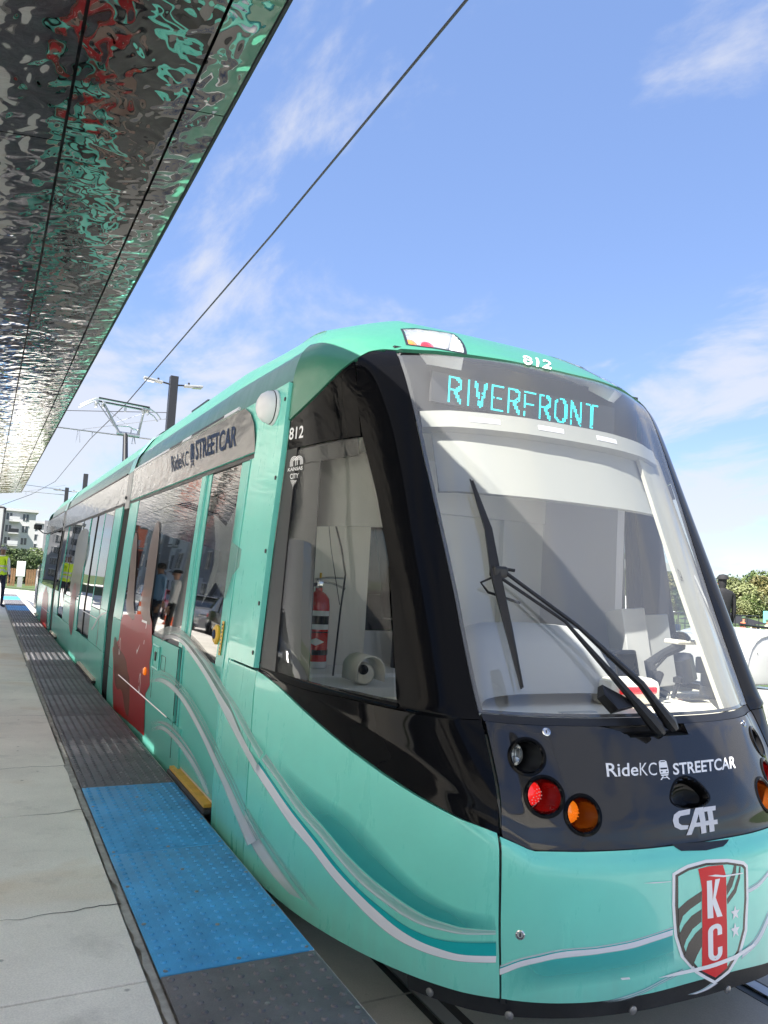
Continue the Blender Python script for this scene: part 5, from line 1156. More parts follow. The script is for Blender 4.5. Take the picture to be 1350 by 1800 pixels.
# dome camera in a white housing on the side ledge
p=at(638,1192,Z=1.25); p=Vector((1.86,3.78,1.245)); mb=MB(); vs=[];K=14
for y in (-.09,.09):
    for k in range(K+1):
        a=math.pi*k/K; vs.append((p.x+.0+math.cos(a)*.085,p.y+y,p.z+.06+math.sin(a)*.075))
    vs+= [(p.x-.085,p.y+y,p.z),(p.x+.085,p.y+y,p.z)]
m_=K+3; mb.add(vs,[(k,k+1,m_+k+1,m_+k) for k in range(K)]+[(0,m_,m_+K+2,K+2),(K,K+1,m_+K+1,m_+K)]); hs_=mb.build('camera_housing','cream',tram,smooth=40)
sol=hs_.modifiers.new('wall','SOLIDIFY'); sol.thickness=.008
MB().lathe([(.062,0),(.062,.05),(.05,.085),(.02,.1),(0,.102)],p+Vector((0,.02,.03)),(-.35,-1,.1),20).build('dome_camera','cream',hs_,smooth=40)
MB().lathe([(.028,0),(.026,.02),(.012,.03),(0,.031)],p+Vector((-.035,-.065,.06)),(-.35,-1,.15),16).build('camera_lens','black_gloss',hs_,smooth=40)
# pull cord and rod by the side window
mb=MB().tube([at(562,812,Y=4.2),at(600,962,Y=4.15),at(607,1010,Y=4.1),at(598,1075,Y=4.05),at(585,1188,Y=4.0)],.006,5); mb.build('blind_rod','black_satin',tram)
mb=MB().tube([at(568,810,Y=4.2),at(582,965,Y=4.15),at(597,1063,Y=4.1)],.0025,4); mb.build('blind_cord','black_satin',tram)
# ---- fire extinguisher standing on the ledge ----
eb=Vector((1.80,4.33,1.245)); ex=empty('fire_extinguisher',eb,'red fire extinguisher with white label and black hose standing inside the cab side window','fire extinguisher')
MB().lathe([(.070,0),(.070,.03),(.072,.03),(.072,.36),(.066,.405),(.045,.435),(.022,.45),(.022,.47),(0,.47)],eb,(0,0,1),28).build('cylinder','red_paint',ex,smooth=40)
MB().lathe([(.072,-.002),(.0735,0),(.0735,.035),(.072,.036)],eb,(0,0,1),28).build('foot_ring','label_white',ex,smooth=40)
def wrap(name,z0,z1,a0,a1,mt,r=.0726,parent=ex,shape=None):
    mb=MB(); N=14; vs=[]
    for i in range(N+1):
        a=R_(a0+(a1-a0)*i/N); f=1 if shape is None else shape(i/N); zc=(z0+z1)/2; h=(z1-z0)/2*f
        for z in (zc-h,zc+h): vs.append((eb.x+r*math.cos(a),eb.y+r*math.sin(a),eb.z+z))
    return mb.add(vs,[(2*i,2*i+2,2*i+3,2*i+1) for i in range(N)]).build(name,mt,parent,smooth=40)
lbp=wrap('label',.225,.335,170,320,'label_white'); wrap('label_panel',.255,.305,200,318,'decal_black',.0730,lbp); wrap('label_tab',.23,.335,168,192,'decal_yellow',.0731,lbp)
wrap('maker_badge',.13,.175,205,290,'label_white',.0732,ex,lambda t:1-abs(2*t-1)); wrap('band',.205,.212,150,330,'decal_black',.0730)
wrap('wall_strap',.075,.105,230,350,'decal_black',.0745)
mb=MB().box(eb+Vector((0,0,.49)),(.04,.04,.05),bev=.006).tube([eb+Vector((-.03,0,.52)),eb+Vector((.06,-.02,.535)),eb+Vector((.14,-.04,.535))],.008,6).tube([eb+Vector((0,0,.51)),eb+Vector((.08,-.02,.50)),eb+Vector((.15,-.05,.47))],.008,6); mb.build('valve','chrome',ex,smooth=40)
MB().tube([eb+Vector((-.02,0,.49)),eb+Vector((-.08,-.02,.48)),eb+Vector((-.115,-.03,.42)),eb+Vector((-.11,-.03,.30)),eb+Vector((-.085,-.03,.17)),eb+Vector((-.08,-.03,.06))],.012,8).build('hose','rubber',ex,smooth=40)
MB().tube([eb+Vector((0,-.01,.53)),eb+Vector((0,-.012,.56))],.007,6).build('safety_pin','decal_yellow',ex)
# ---------------- overhead line ----------------
def pole(x,y,top,lamps,label,arm=None):
    o=empty('catenary_pole',(x,y,-.02),label,'pole','black poles of the overhead line')
    MB().box((x,y,top/2),(.26,.26,top),bev=.012).build('pole_shaft','pole_paint',o); MB().box((x,y,.03),(.45,.45,.05)).build('base_plate','pole_paint',o)
    if lamps:
        for s in (-1,1):
            mb=MB().tube([(x+s*.1,y,top-.28),(x+s*.42,y,top-.24)],.03,6); a=mb.build('lamp_arm','pole_paint',o)
            MB().box((x+s*.66,y,top-.235),(.62,.24,.07),Matrix.Rotation(R_(s*-6),3,'Y'),bev=.02).build('lamp_head','grey_trim',a); MB().box((x+s*.78,y,top-.275),(.30,.20,.015),Matrix.Rotation(R_(s*-6),3,'Y')).build('lamp_lens','clear_lens',a)
            MB().lathe([(.035,0),(.035,.07),(0,.075)],(x+s*.5,y,top-.2),None,8).build('photocell','pole_paint',a)
    if arm:
        z,x0=arm; mb=MB().tube([(x-.1,y,z),(x0,y,z)],.028,6); a=mb.build('bracket_arm','steel',o,smooth=40)
        mb=MB().tube([(x-.1,y,z+.75),(TX-.3,y,z+.03)],.010,5).tube([(TX,y,z),(TX,y,z-.16)],.012,5).tube([(2.2,y,z),(2.16,y,z-.42),(2.25,y,z),(2.28,y,z-.40)],.010,5); mb.build('arm_stay','steel',a)
    return o
pole(5.0,25.7,8.12,True,'tall black pole with two lamp heads rising behind the pantograph',(5.93,-.6))
pole(5.0,50.4,7.25,False,'plain black pole without lamps beyond the streetcar roof',None)
pole(5.0,63.,7.42,True,'farthest black pole with two lamp heads over the rear roof',(6.85,1.0))
WZ=[(-20,5.9),(4.3,5.845),(8.39,5.726),(18.87,5.60),(26.2,5.75),(40,5.6),(63,6.68)]
mb=MB().tube([(TX,y,z) for y,z in WZ],.0125,6); w=mb.build('contact_wire','pole_paint'); tag(w,'thin black contact wire running above the streetcar','wire')
mb=MB().tube([(TX,63,6.68),(.2,84,6.6),(-6,104,6.4)],.02,5); w=mb.build('contact_wire','pole_paint'); tag(w,'far contact wire bending left beyond the platform','wire')
mb=MB().tube([(5.0,25.7,6.9),(-3,30,6.6),(-9,34,6.5)],.012,4); w=mb.build('span_wire','pole_paint'); tag(w,'thin span wire stretched left from the tall lamp pole','wire')
mb=MB().tube([(5.0,63,7.2),(-3,60,7.3),(-12,58,7.6)],.015,4); w=mb.build('span_wire','pole_paint'); tag(w,'thin span wire stretched left from the farthest lamp pole','wire')

# ---------------- trees ----------------
def leafmat(name,c): return mat(name,c,.6,noise=(.9,.45,3))
leafmat('leaf_dark',(.040,.070,.016)); leafmat('leaf_mid',(.075,.110,.026)); leafmat('leaf_pale',(.17,.19,.075)); leafmat('leaf_olive',(.13,.12,.04)); mat('bark',(.09,.065,.045),.9,noise=(6,.3),bump=(20,.01,4))
def crown_mesh(seed,r,h,n,leaf,mt,lobes=9,squash=.8):
    rnd=random.Random(seed); mb=MB(); L=[]
    for i in range(lobes):
        a=rnd.uniform(0,6.28); q=rnd.uniform(.1,.72)*r; L.append((Vector((q*math.cos(a),q*math.sin(a),h*rnd.uniform(.22,.80))),rnd.uniform(.30,.52)*r))
    for i in range(n):
        c,R=L[rnd.randrange(lobes)]; d=Vector((rnd.gauss(0,1),rnd.gauss(0,1),rnd.gauss(0,1)+.25)).normalized(); p=c+Vector((d.x,d.y,d.z*squash))*R*rnd.uniform(.70,1.08)
        s=leaf*rnd.uniform(.6,1.4); u=Vector((rnd.gauss(0,1),rnd.gauss(0,1),rnd.gauss(0,.6))).normalized(); v=u.cross(d+Vector((rnd.gauss(0,.5),rnd.gauss(0,.5),rnd.gauss(0,.5)))).normalized()
        k=len(mb.v); mb.v+=[tuple(p-u*s),tuple(p+v*s*.55),tuple(p+u*s),tuple(p-v*s*.55)]; mb.f.append((k,k+1,k+2,k+3)); mb.mi.append(0)
    return mb.mesh('crown',mt,False,False),L
def trunk_mesh(seed,h,L):
    rnd=random.Random(seed); mb=MB(); b=h*.035+.06
    mb.tube([(0,0,0),(rnd.uniform(-.1,.1),0,h*.3),(rnd.uniform(-.2,.2),rnd.uniform(-.2,.2),h*.62)],[b,b*.75,b*.35],7)
    for c,R in L[:6]: mb.tube([(0,0,h*.28),(c.x*.5,c.y*.5,(h*.3+c.z)/2),(c.x,c.y,c.z)],[b*.45,b*.3,b*.1],5)
    return mb.mesh('trunk','bark',40)
TV={}
def tree(x,y,z,h,r,var,mt,label,group,sc_=1.):
    k=(var,mt,round(h/r,1))
    if k not in TV:
        c,L=crown_mesh(var*7+3,r/h,1.,3600,.030,mt,11); TV[k]=(c,trunk_mesh(var,1.,L))
    o=empty('tree',(x,y,z),label,'tree',group)
    for nm,me in zip(('crown','trunk'),TV[k]):
        p=bpy.data.objects.new(nm,me); col.objects.link(p); p.parent=o; p.scale=(h,h,h); p.rotation_euler=(0,0,x*1.7)
    return o
GR='trees along the far edge of the event lawn'
RT=[(1268,1018,84,'leaf_mid','mid green tree just above the black hooded person'),(1285,1012,92,'leaf_dark','dark green tree at the left end of the right tree line'),(1302,1012,80,'leaf_pale','pale silvery tree above the striped man'),(1318,1002,95,'leaf_mid','tallest round tree in the right tree line'),(1333,1008,88,'leaf_olive','olive brown tree above the bending man'),(1352,1001,90,'leaf_mid','green tree at the right picture edge'),(1372,1004,86,'leaf_dark','dark tree cut by the right picture edge'),
    (1105,968,84,'leaf_mid','green tree seen through the windscreen behind the dark partition edge'),(1128,978,90,'leaf_pale','pale tree seen through the middle of the far cab window'),(1152,985,80,'leaf_olive','yellowish tree seen through the far cab window'),(1178,990,88,'leaf_mid','green tree seen through the windscreen by the cream pillar'),(1205,996,84,'leaf_dark','dark tree hidden mostly behind the cream pillar'),(1235,1004,92,'leaf_mid','tree behind the right windscreen pillar')]
for i,(px,py,Y,mt,lb) in enumerate(RT):
    p=at(px,py,Y=Y); base=-1.2; h=p.z-base; tree(p.x,p.y,base,h,h*.62,i%3,mt,lb,GR)
    
random.seed(21)
for i in range(16):   # undergrowth closing the foot of the tree line
    px=1085+i*19; p=at(px,1050,Y=78); k4=i%4; tree(p.x,p.y,-1.4,3.8+random.uniform(-.5,.8),3.2,i%3,('leaf_mid','leaf_dark','leaf_olive','leaf_pale')[k4],('mid green','dark green','olive brown','pale silvery')[k4]+' low bushy tree '+('beside the dark cab partition edge, seen through glass' if i<4 else 'left of the cream cab pillar, seen through glass' if i<8 else 'behind the cream cab pillar' if i==8 else 'just right of the black windscreen pillar' if i<13 else 'by the turquoise sign at the right picture edge'),'low trees at the foot of the right tree line')
LT_=[(12,958,66,'leaf_dark','dark tree behind the hi-vis worker'),(32,962,70,'leaf_mid','round green tree above the pale sign board'),(52,962,68,'leaf_dark','dark green tree between the board and the streetcar'),(70,962,72,'leaf_mid','green tree beside the rear of the streetcar'),(-12,955,64,'leaf_mid','green tree at the left picture edge')]
for i,(px,py,Y,mt,lb) in enumerate(LT_):
    p=at(px,py,Y=Y); tree(p.x,p.y,0,p.z,p.z*.60,i%3,mt,lb,'trees in front of the white apartments')

# ---------------- apartments ----------------
mat('render_white',(.55,.545,.54),.8,noise=(.3,.06)); mat('render_grey',(.27,.27,.285),.8,noise=(.3,.08)); mat('window_dark',(.03,.035,.042),.08,0,.6); mat('brick_red',(.24,.075,.05),.85,noise=(3,.2)); mat('roof_dark',(.10,.095,.09),.9); mat('panel_mid',(.55,.55,.56),.8); mat('wood',(.23,.13,.065),.8,noise=(3,.35)); mat('board_white',(.72,.77,.74),.5)
def block(x0,x1,y0,y1,h,label,face,floors,wallm,bay=3.4,z0=-.05,patch=False,seed=1):
    """apartment block; face '-y' or '+x' carries windows and balconies; every bay a real recess"""
    o=empty('apartment_building',((x0+x1)/2,(y0+y1)/2,z0),label,'building','white apartment buildings beyond the platform'); rnd=random.Random(seed)
    MB().box(((x0+x1)/2,(y0+y1)/2,z0+h/2),(x1-x0,y1-y0,h)).build('wall',wallm,o)
    MB().box(((x0+x1)/2,(y0+y1)/2,z0+h+.2),(x1-x0+.7,y1-y0+.7,.4)).build('roof_cornice','render_white',o)
    fh=h/floors
    def wbox(nm,u,z,w,hh,d,proud,mt,par=o):
        if face=='-y': c=(u,y0-proud+d/2,z); dim=(w,d,hh)
        else: c=(x1+proud-d/2,u,z); dim=(d,w,hh)
        return MB().box(c,dim).build(nm,mt,par)
    u0,u1=(x0,x1) if face=='-y' else (y0,y1); nb=max(1,int((u1-u0)/bay)); bw=(u1-u0)/nb
    for i in range(nb):
        u=u0+bw*(i+.5); proj=(i%3==1)
        if proj: wbox('bay_wall',u,z0+h*.5+.3,bw*.96,h+.6,.9,.9,'render_white' if (i//3)%2 else 'render_grey')
        for f in range(floors):
            z=z0+fh*(f+.55); pr=.9 if proj else 0
            w=wbox('window',u-bw*.12,z,bw*.34,fh*.56,.12,pr+.05,'window_dark'); 
            wbox('window_frame',u-bw*.12,z+fh*.30,bw*.40,.12,.18,pr+.09,'render_white',w); wbox('window_frame',u-bw*.12,z,.08,fh*.56,.16,pr+.08,'render_white',w)
            if not proj and i%3==2:
                b=wbox('balcony',u+bw*.2,z-fh*.40,bw*.62,.16,1.2,1.2,'render_white'); wbox('balcony_rail',u+bw*.2,z-fh*.17,bw*.62,fh*.30,.05,1.2,'pole_paint' if f%2 else 'panel_mid',b)
            elif patch: wbox('wall_panel',u+bw*.27,z,bw*.40,fh*(.9 if (i+f)%2 else .5),.06,pr+.06,('render_grey','panel_mid','render_white')[(i*2+f)%3])
    return o
block(-9.5,6.2,128,140,9.0,'white apartment building with grey bays seen past the end of the platform','-y',5,'render_white',2.1)
block(6.4,20.,150,162,8.4,'second white apartment building partly behind the streetcar rear','-y',5,'render_white',2.1,seed=2)
block(-40,-28.5,-24,34,14.5,'pale patchwork apartment building beside the camera end of the platform','+x',5,'render_white',3.6,patch=True,seed=3)
block(-30,-15.5,42,106,14.5,'long patchwork apartment building mirrored in the front windows','+x',5,'panel_mid',3.4,patch=True,seed=4)
block(-30,-14.5,109,126,15.5,'red brick apartment building mirrored in the middle windows','+x',5,'brick_red',3.8,patch=False,seed=5)
# lamp post, board, plank fences at the end of the track
p=at(4,892,Y=52); o=empty('street_lamp',(p.x,52,0),'thin dark street lamp with a bent top above the hi-vis worker','street lamp'); MB().tube([(p.x,52,0),(p.x+.12,52,p.z*.5),(p.x+.18,52,p.z)],.055,8).build('lamp_post','pole_paint',o); MB().box((p.x-.5,52,p.z),(1.3,.25,.1)).build('lamp_head','pole_paint',o)
p=at(37,1000,Y=56); o=empty('sign_board',(p.x,56,0),'pale upright board standing between two low plank fences','board'); MB().box((p.x,56,p.z+.0),(.52,.08,1.0),bev=.02).build('board_panel','board_white',o); MB().box((p.x,56,.3),(.3,.06,.7)).build('board_stand','grey_trim',o)
def plank_fence(xa,xb,Y,z0,z1,label):
    o=empty('plank_fence',((xa+xb)/2,Y,0),label,'fence','low plank fences'); k=int((xb-xa)/.16); mb=MB().box((.0,0,0),(.135,.04,z1-z0)); me=mb.mesh('plank','wood')
    for i in range(k):
        q=bpy.data.objects.new('plank',me); col.objects.link(q); q.parent=o; q.location=(xa+.16*(i+.5)-(xa+xb)/2,random.uniform(-.01,.01),(z0+z1)/2+random.uniform(-.03,.03))
    MB().box(((xa+xb)/2,Y+.05,z1-.15),(xb-xa,.05,.09)).build('fence_rail','wood',o)
a=at(14,1005,Y=58).x; b=at(31,1005,Y=58).x; z=at(22,999,Y=58).z; plank_fence(a,b,58,-.02,z,'low brown plank fence left of the pale board')
a=at(46,1005,Y=60).x; b=at(69,1005,Y=60).x; z=at(57,1001,Y=60).z; plank_fence(a,b,60,-.02,z,'low brown plank fence right of the pale board')

# ---------------- people ----------------
mat('skin',(.42,.24,.17),.5); mat('skin_dark',(.16,.085,.055),.5); mat('cloth_navy',(.018,.022,.045),.8); mat('cloth_black',(.012,.012,.014),.8); mat('cloth_blue',(.22,.36,.55),.8); mat('cloth_white',(.7,.7,.7),.8); mat('hivis',(.55,.80,.02),.6); mat('reflect_tape',(.55,.56,.55),.4); mat('cloth_beige',(.46,.41,.30),.85); mat('cloth_orange',(.72,.17,.07),.85); mat('cap_green',(.05,.09,.05),.8); mat('hair',(.02,.015,.012),.7); mat('cloth_khaki',(.2,.19,.15),.8)
def person(base,rz,label,top,legs,skin,pose='stand',h=1.76,group=None,cap=None,vest=False,stripes=False,sleeves='long'):
    """one skinned body with face, hair or cap, clothes by region"""
    o=empty('person',base,label,'person',group,rz)
    J={'pel':(0,0,.53),'wst':(0,0,.60),'chs':(0,.005,.72),'nkb':(0,.01,.815),'nk':(0,-.005,.85),'hd':(0,-.012,.925),'hdt':(0,-.005,.985)}
    lean=0
    if pose=='bend': 
        for k,(y,z) in {'wst':(-.04,.59),'chs':(-.13,.67),'nkb':(-.22,.72),'nk':(-.26,.73),'hd':(-.32,.755),'hdt':(-.35,.80)}.items(): J[k]=(0,y,z)
    for s,n in ((-1,'l'),(1,'r')):
        J[n+'hip']=(s*.052,0,.50); J[n+'kn']=(s*.058,-.008,.285); J[n+'an']=(s*.062,.01,.045); J[n+'toe']=(s*.07,-.085,.018)
        cx,cy,cz_=J['nkb']; J[n+'sh']=(s*.105,cy+.005,cz_-.012)
        if pose=='bend': J[n+'el']=(s*.12,cy-.06,cz_-.16); J[n+'wr']=(s*.06,cy-.15,cz_-.23); J[n+'hand']=(s*.05,cy-.19,cz_-.25)
        elif pose=='camera': J[n+'el']=(s*.135,-.05,.66); J[n+'wr']=(s*.05,-.16,.76); J[n+'hand']=(s*.035,-.19,.80)
        elif pose=='front': J[n+'el']=(s*.13,.02,.64); J[n+'wr']=(s*.06,-.11,.585); J[n+'hand']=(s*.03,-.145,.58)
        else: J[n+'el']=(s*.132,.012,.635); J[n+'wr']=(s*.135,-.03,.495); J[n+'hand']=(s*.130,-.04,.445)
    RD={'pel':.080,'wst':.068,'chs':.078,'nkb':.050,'nk':.030,'hd':.050,'hdt':.040,'hip':.052,'kn':.034,'an':.024,'toe':.020,'sh':.036,'el':.025,'wr':.017,'hand':.016}
    E=[('pel','wst'),('wst','chs'),('chs','nkb'),('nkb','nk'),('nk','hd'),('hd','hdt')]
    for n in 'lr': E+=[('pel',n+'hip'),(n+'hip',n+'kn'),(n+'kn',n+'an'),(n+'an',n+'toe'),('nkb',n+'sh'),(n+'sh',n+'el'),(n+'el',n+'wr'),(n+'wr',n+'hand')]
    FG=[]
    for s,n in ((-1,'l'),(1,'r')):    # five fingers each, rooted in the palm
        hx,hy,hz=J[n+'hand']; wx,wy,wz=J[n+'wr']; d=Vector((hx-wx,hy-wy,hz-wz)).normalized(); sd_=d.cross(Vector((s,0,0)));  sd_=sd_.normalized() if sd_.length>.1 else Vector((0,1,0))
        for q,(off,l) in enumerate(((-.014,.036),(-.005,.044),(.005,.041),(.014,.033))):
            J[n+'f%da'%q]=tuple(Vector((hx,hy,hz))+sd_*off+d*.012); J[n+'f%db'%q]=tuple(Vector((hx,hy,hz))+sd_*off*1.2+d*l+Vector((-s*.008,0,0))); E+=[(n+'hand',n+'f%da'%q),(n+'f%da'%q,n+'f%db'%q)]; RD['f%da'%q]=.0055; RD['f%db'%q]=.0045
        J[n+'th']=tuple(Vector((wx,wy,wz))*.35+Vector((hx,hy,hz))*.65+sd_*(-.026)); E.append((n+'hand',n+'th')); RD['th']=.006
    names=list(J); me=bpy.data.meshes.new('body'); me.from_pydata([tuple(c*h for c in J[k]) for k in names],[(names.index(a),names.index(b)) for a,b in E],[])
    bo=bpy.data.objects.new('body',me); col.objects.link(bo); sk=bo.modifiers.new('s','SKIN'); bo.modifiers.new('u','SUBSURF').levels=2
    for i,k in enumerate(names):
        r=RD.get(k) or RD.get(k[1:]); f=(1.,1.)
        if k in('wst','chs','pel'): f=(1.25,.85)
        me.skin_vertices[0].data[i].radius=(r*h*f[0]*.92,r*h*f[1]*.92); me.skin_vertices[0].data[i].use_root=(k=='pel')
    dg=bpy.context.evaluated_depsgraph_get(); m2=bpy.data.meshes.new_from_object(bo.evaluated_get(dg)); bo.modifiers.clear(); bo.data=m2; bpy.data.meshes.remove(me); m2.name='body'
    for k in (skin,top,legs,'cloth_black'): m2.materials.append(M[k])
    hd=Vector(J['hd'])*h; nk=Vector(J['nk'])*h
    for p in m2.polygons:
        p.use_smooth=True; c=p.center; z=c.z/h
        if (c-hd).length<.085*h or (c-nk).length<.034*h: p.material_index=0
        elif min((c-Vector(J[n+'hand'])*h).length for n in 'lr')<.06*h: p.material_index=0
        elif sleeves=='short' and abs(c.x)>.085*h and min((c-(Vector(J[n+'el'])*h*.5+Vector(J[n+'wr'])*h*.5)).length for n in 'lr')<.11*h: p.material_index=0
        elif z<.04: p.material_index=3
        elif z<.545: p.material_index=2
        else:
            p.material_index=1
            if stripes and int(c.z/.055)%2: p.material_index=3
    bo.parent=o
    f=hd+Vector((0,-.045*h,0)); mb=MB().lathe([(.012*h,-.02*h),(.012*h,0),(0,.012*h)],f+Vector((0,-.006,-.004*h)),(0,-1,-.3),8); q=mb.build('nose',skin); q.parent=o
    mb=MB()
    for s in (-1,1): mb.lathe([(.006*h,0),(.004*h,.004*h),(0,.005*h)],f+Vector((s*.020*h,-.002*h,.010*h)),(s*.2,-1,0),8)
    q=mb.build('eyes','hair'); q.parent=o
    MBm=MB().box(f+Vector((0,-.0,-.028*h)),(.03*h,.008,.006*h)); q=MBm.build('mouth','cloth_orange'); q.parent=o
    tz=Vector(J['hdt'])*h
    pr=[(.050*h,-.055*h),(.053*h,-.03*h),(.050*h,-.008*h),(.036*h,.012*h),(0,.020*h)]
    hc=hd+Vector((0,.008*h,.035*h)); q=MB().lathe([(r,z+.01*h) for r,z in (pr if not cap else [(r*1.03,z+.004*h) for r,z in pr[1:]])],hc,None,14).build('cap' if cap else 'hair',cap or 'hair',smooth=50); q.parent=o
    if cap:
        b_=MB().box(hc+Vector((0,-.075*h,-.012*h)),(.075*h,.07*h,.008*h),bev=.003).build('cap_brim',cap); b_.parent=q
    if vest:
        vm=bpy.data.meshes.new('vest'); bm=bmesh.new(); bm.from_mesh(m2)
        bmesh.ops.delete(bm,geom=[x for x in bm.faces if not (.53*h<x.calc_center_median().z<.835*h and abs(x.calc_center_median().x)<.115*h)],context='FACES')
        bm.normal_update()
        for v in bm.verts: v.co+=v.normal*.014
        bm.to_mesh(vm); bm.free(); vm.materials.clear(); vm.materials.append(M['hivis']); vm.materials.append(M['reflect_tape'])
        for p in vm.polygons:
            z=p.center.z/h; p.material_index=1 if (.585<z<.615 or .665<z<.69) else 0; p.use_smooth=True
        q=bpy.data.objects.new('vest',vm); col.objects.link(q); q.parent=o
    return o
fz=PZ
person((.44,25.6,fz),R_(150),'worker in yellow hi-vis vest and dark trousers at the left edge of the platform','cloth_white','cloth_navy','skin_dark',h=1.82,cap='render_grey',vest=True)
person((-.75,17.3,fz),R_(75),'person in light blue shirt and dark trousers mirrored in the red part of the side','cloth_blue','cloth_navy','skin_dark',h=1.82)
person((-1.35,18.3,fz),R_(110),'person in white top standing beside the blue shirted person','cloth_white','cloth_black','skin',h=1.75,cap='cloth_black')
p=at(1285,1013,Y=9.6); person((p.x-.20,9.6,p.z-1.82),R_(175),'person in black hooded top behind the right windscreen pillar','cloth_black','cloth_black','cloth_black',h=1.86,cap='cloth_black')
p=at(1307,1082,Y=24); person((p.x,24,p.z-1.78),R_(60),'man in orange and black striped shirt and green cap','cloth_orange','cloth_khaki','skin',h=1.76,cap='cap_green',stripes=True)
p=at(1322,1095,Y=21); person((p.x+.5,21,p.z-1.46),R_(-80),'man in beige shirt bending down behind the white vehicle','cloth_beige','cloth_khaki','skin',pose='bend',h=1.76,cap='cloth_black')
p=at(1349,1087,Y=23); person((p.x,23,p.z-1.78),R_(20),'man in cap holding a camera at the right picture edge','cloth_beige','cloth_khaki','skin',pose='camera',h=1.76,cap='cap_green')
# black railing, tent, green board behind them
p=at(1300,1097,Y=19); q=at(1365,1106,Y=19); o=empty('railing',(p.x,19,-.4),'black railing in front of the bending man','railing')
MB().tube([p,q],.05,6).build('top_rail','pole_paint',o)
for px in (1333,1362):
    t=at(px,1100,Y=19); MB().tube([(t.x,19,-.4),t],.055,6).build('rail_post','pole_paint',o)
p=at(1300,1080,Y=44); q=at(1334,1096,Y=44); o=empty('tent',(p.x,44,-.5),'black pointed tent roof behind the striped man','tent')
cx_=p.x-1.0; mb=MB().add([(cx_-3,42,q.z),(cx_+2.2,42,q.z),(cx_+2.2,47,q.z),(cx_-3,47,q.z),(cx_-.4,44.5,p.z+.25)],[(0,1,4),(1,2,4),(2,3,4),(3,0,4)]); mb.build('tent_roof','cloth_black',o)
for a,b in ((-3,42),(2.2,42),(-3,47),(2.2,47)): MB().tube([(cx_+a,b,-.5),(cx_+a,b,q.z)],.04,6).build('tent_leg','pole_paint',o)
p=at(1352,1085,Y=33); MB_=MB().box((p.x+.3,33,p.z),(1.1,.5,.75),bev=.02); o=empty('sign_box',(p.x+.3,33,p.z-1.5),'turquoise box sign with dark lettering behind the cameraman','sign'); MB_.build('sign_face','turquoise_panel',o); MB().box((p.x+.3,33,p.z-.9),(.1,.1,1.2)).build('sign_post','pole_paint',o); MB().box((p.x+.28,32.745,p.z+.2),(.25,.01,.12)).build('sign_mark','pole_paint',o)
# white canopies and railing glimpsed through the windscreen
p=at(1110,1072,Y=46); o=empty('tent',(p.x,46,-.6),'white pointed tent roof seen through the windscreen','tent'); mb=MB().add([(p.x-3,44,p.z),(p.x+3,44,p.z),(p.x+3,50,p.z),(p.x-3,50,p.z),(p.x-.8,47,p.z+1.3)],[(0,1,4),(1,2,4),(2,3,4),(3,0,4)]); mb.build('tent_roof','cloth_white',o)
for a,b in ((-3,44),(3,44),(-3,50),(3,50)): MB().tube([(p.x+a,b,-.6),(p.x+a,b,p.z)],.05,6).build('tent_leg','pole_paint',o)
p=at(1095,1095,Y=40); MB().box((p.x+1.,40,p.z-.5),(9,.15,1.1)).build('banner_wall','decal_navy',None); tag(bpy.data.objects['banner_wall'],'dark blue banner barrier under the white tent','banner')
o=empty('railing',(19,30,-.5),'black railing seen through the far cab window','railing'); z=at(1150,1075,Y=30).z
MB().tube([(24,30,z),(40,30,z)],.04,5).build('top_rail','pole_paint',o); MB().tube([(24,30,z-.55),(40,30,z-.55)],.03,5).build('mid_rail','pole_paint',o)
me=MB().tube([(0,0,-.5),(0,0,z)],.03,5).mesh('rail_post','pole_paint')
for i in range(17): q=bpy.data.objects.new('rail_post',me); col.objects.link(q); q.parent=o; q.location=(24+i-19,0,.5)
# far station canopy across the tracks (seen through the glass)
p=at(1085,990,Y=18); q=at(1195,992,Y=18); w_=q.x-p.x; o=empty('station_canopy',((p.x+q.x)/2,19,-.2),'pale flat canopy roof on the far side seen through the windscreen','canopy'); MB().box(((p.x+q.x)/2,19.4,p.z),(w_,3.,.20),bev=.03).build('canopy_roof','render_grey',o); MB().box(((p.x+q.x)/2,17.85,p.z),(w_+.1,.06,.26)).build('canopy_fascia','render_white',o)
for a in (.15,.75): MB().tube([(p.x+w_*a,19.4,-.3),(p.x+w_*a,19.4,p.z)],.09,8).build('canopy_post','grey_trim',o)

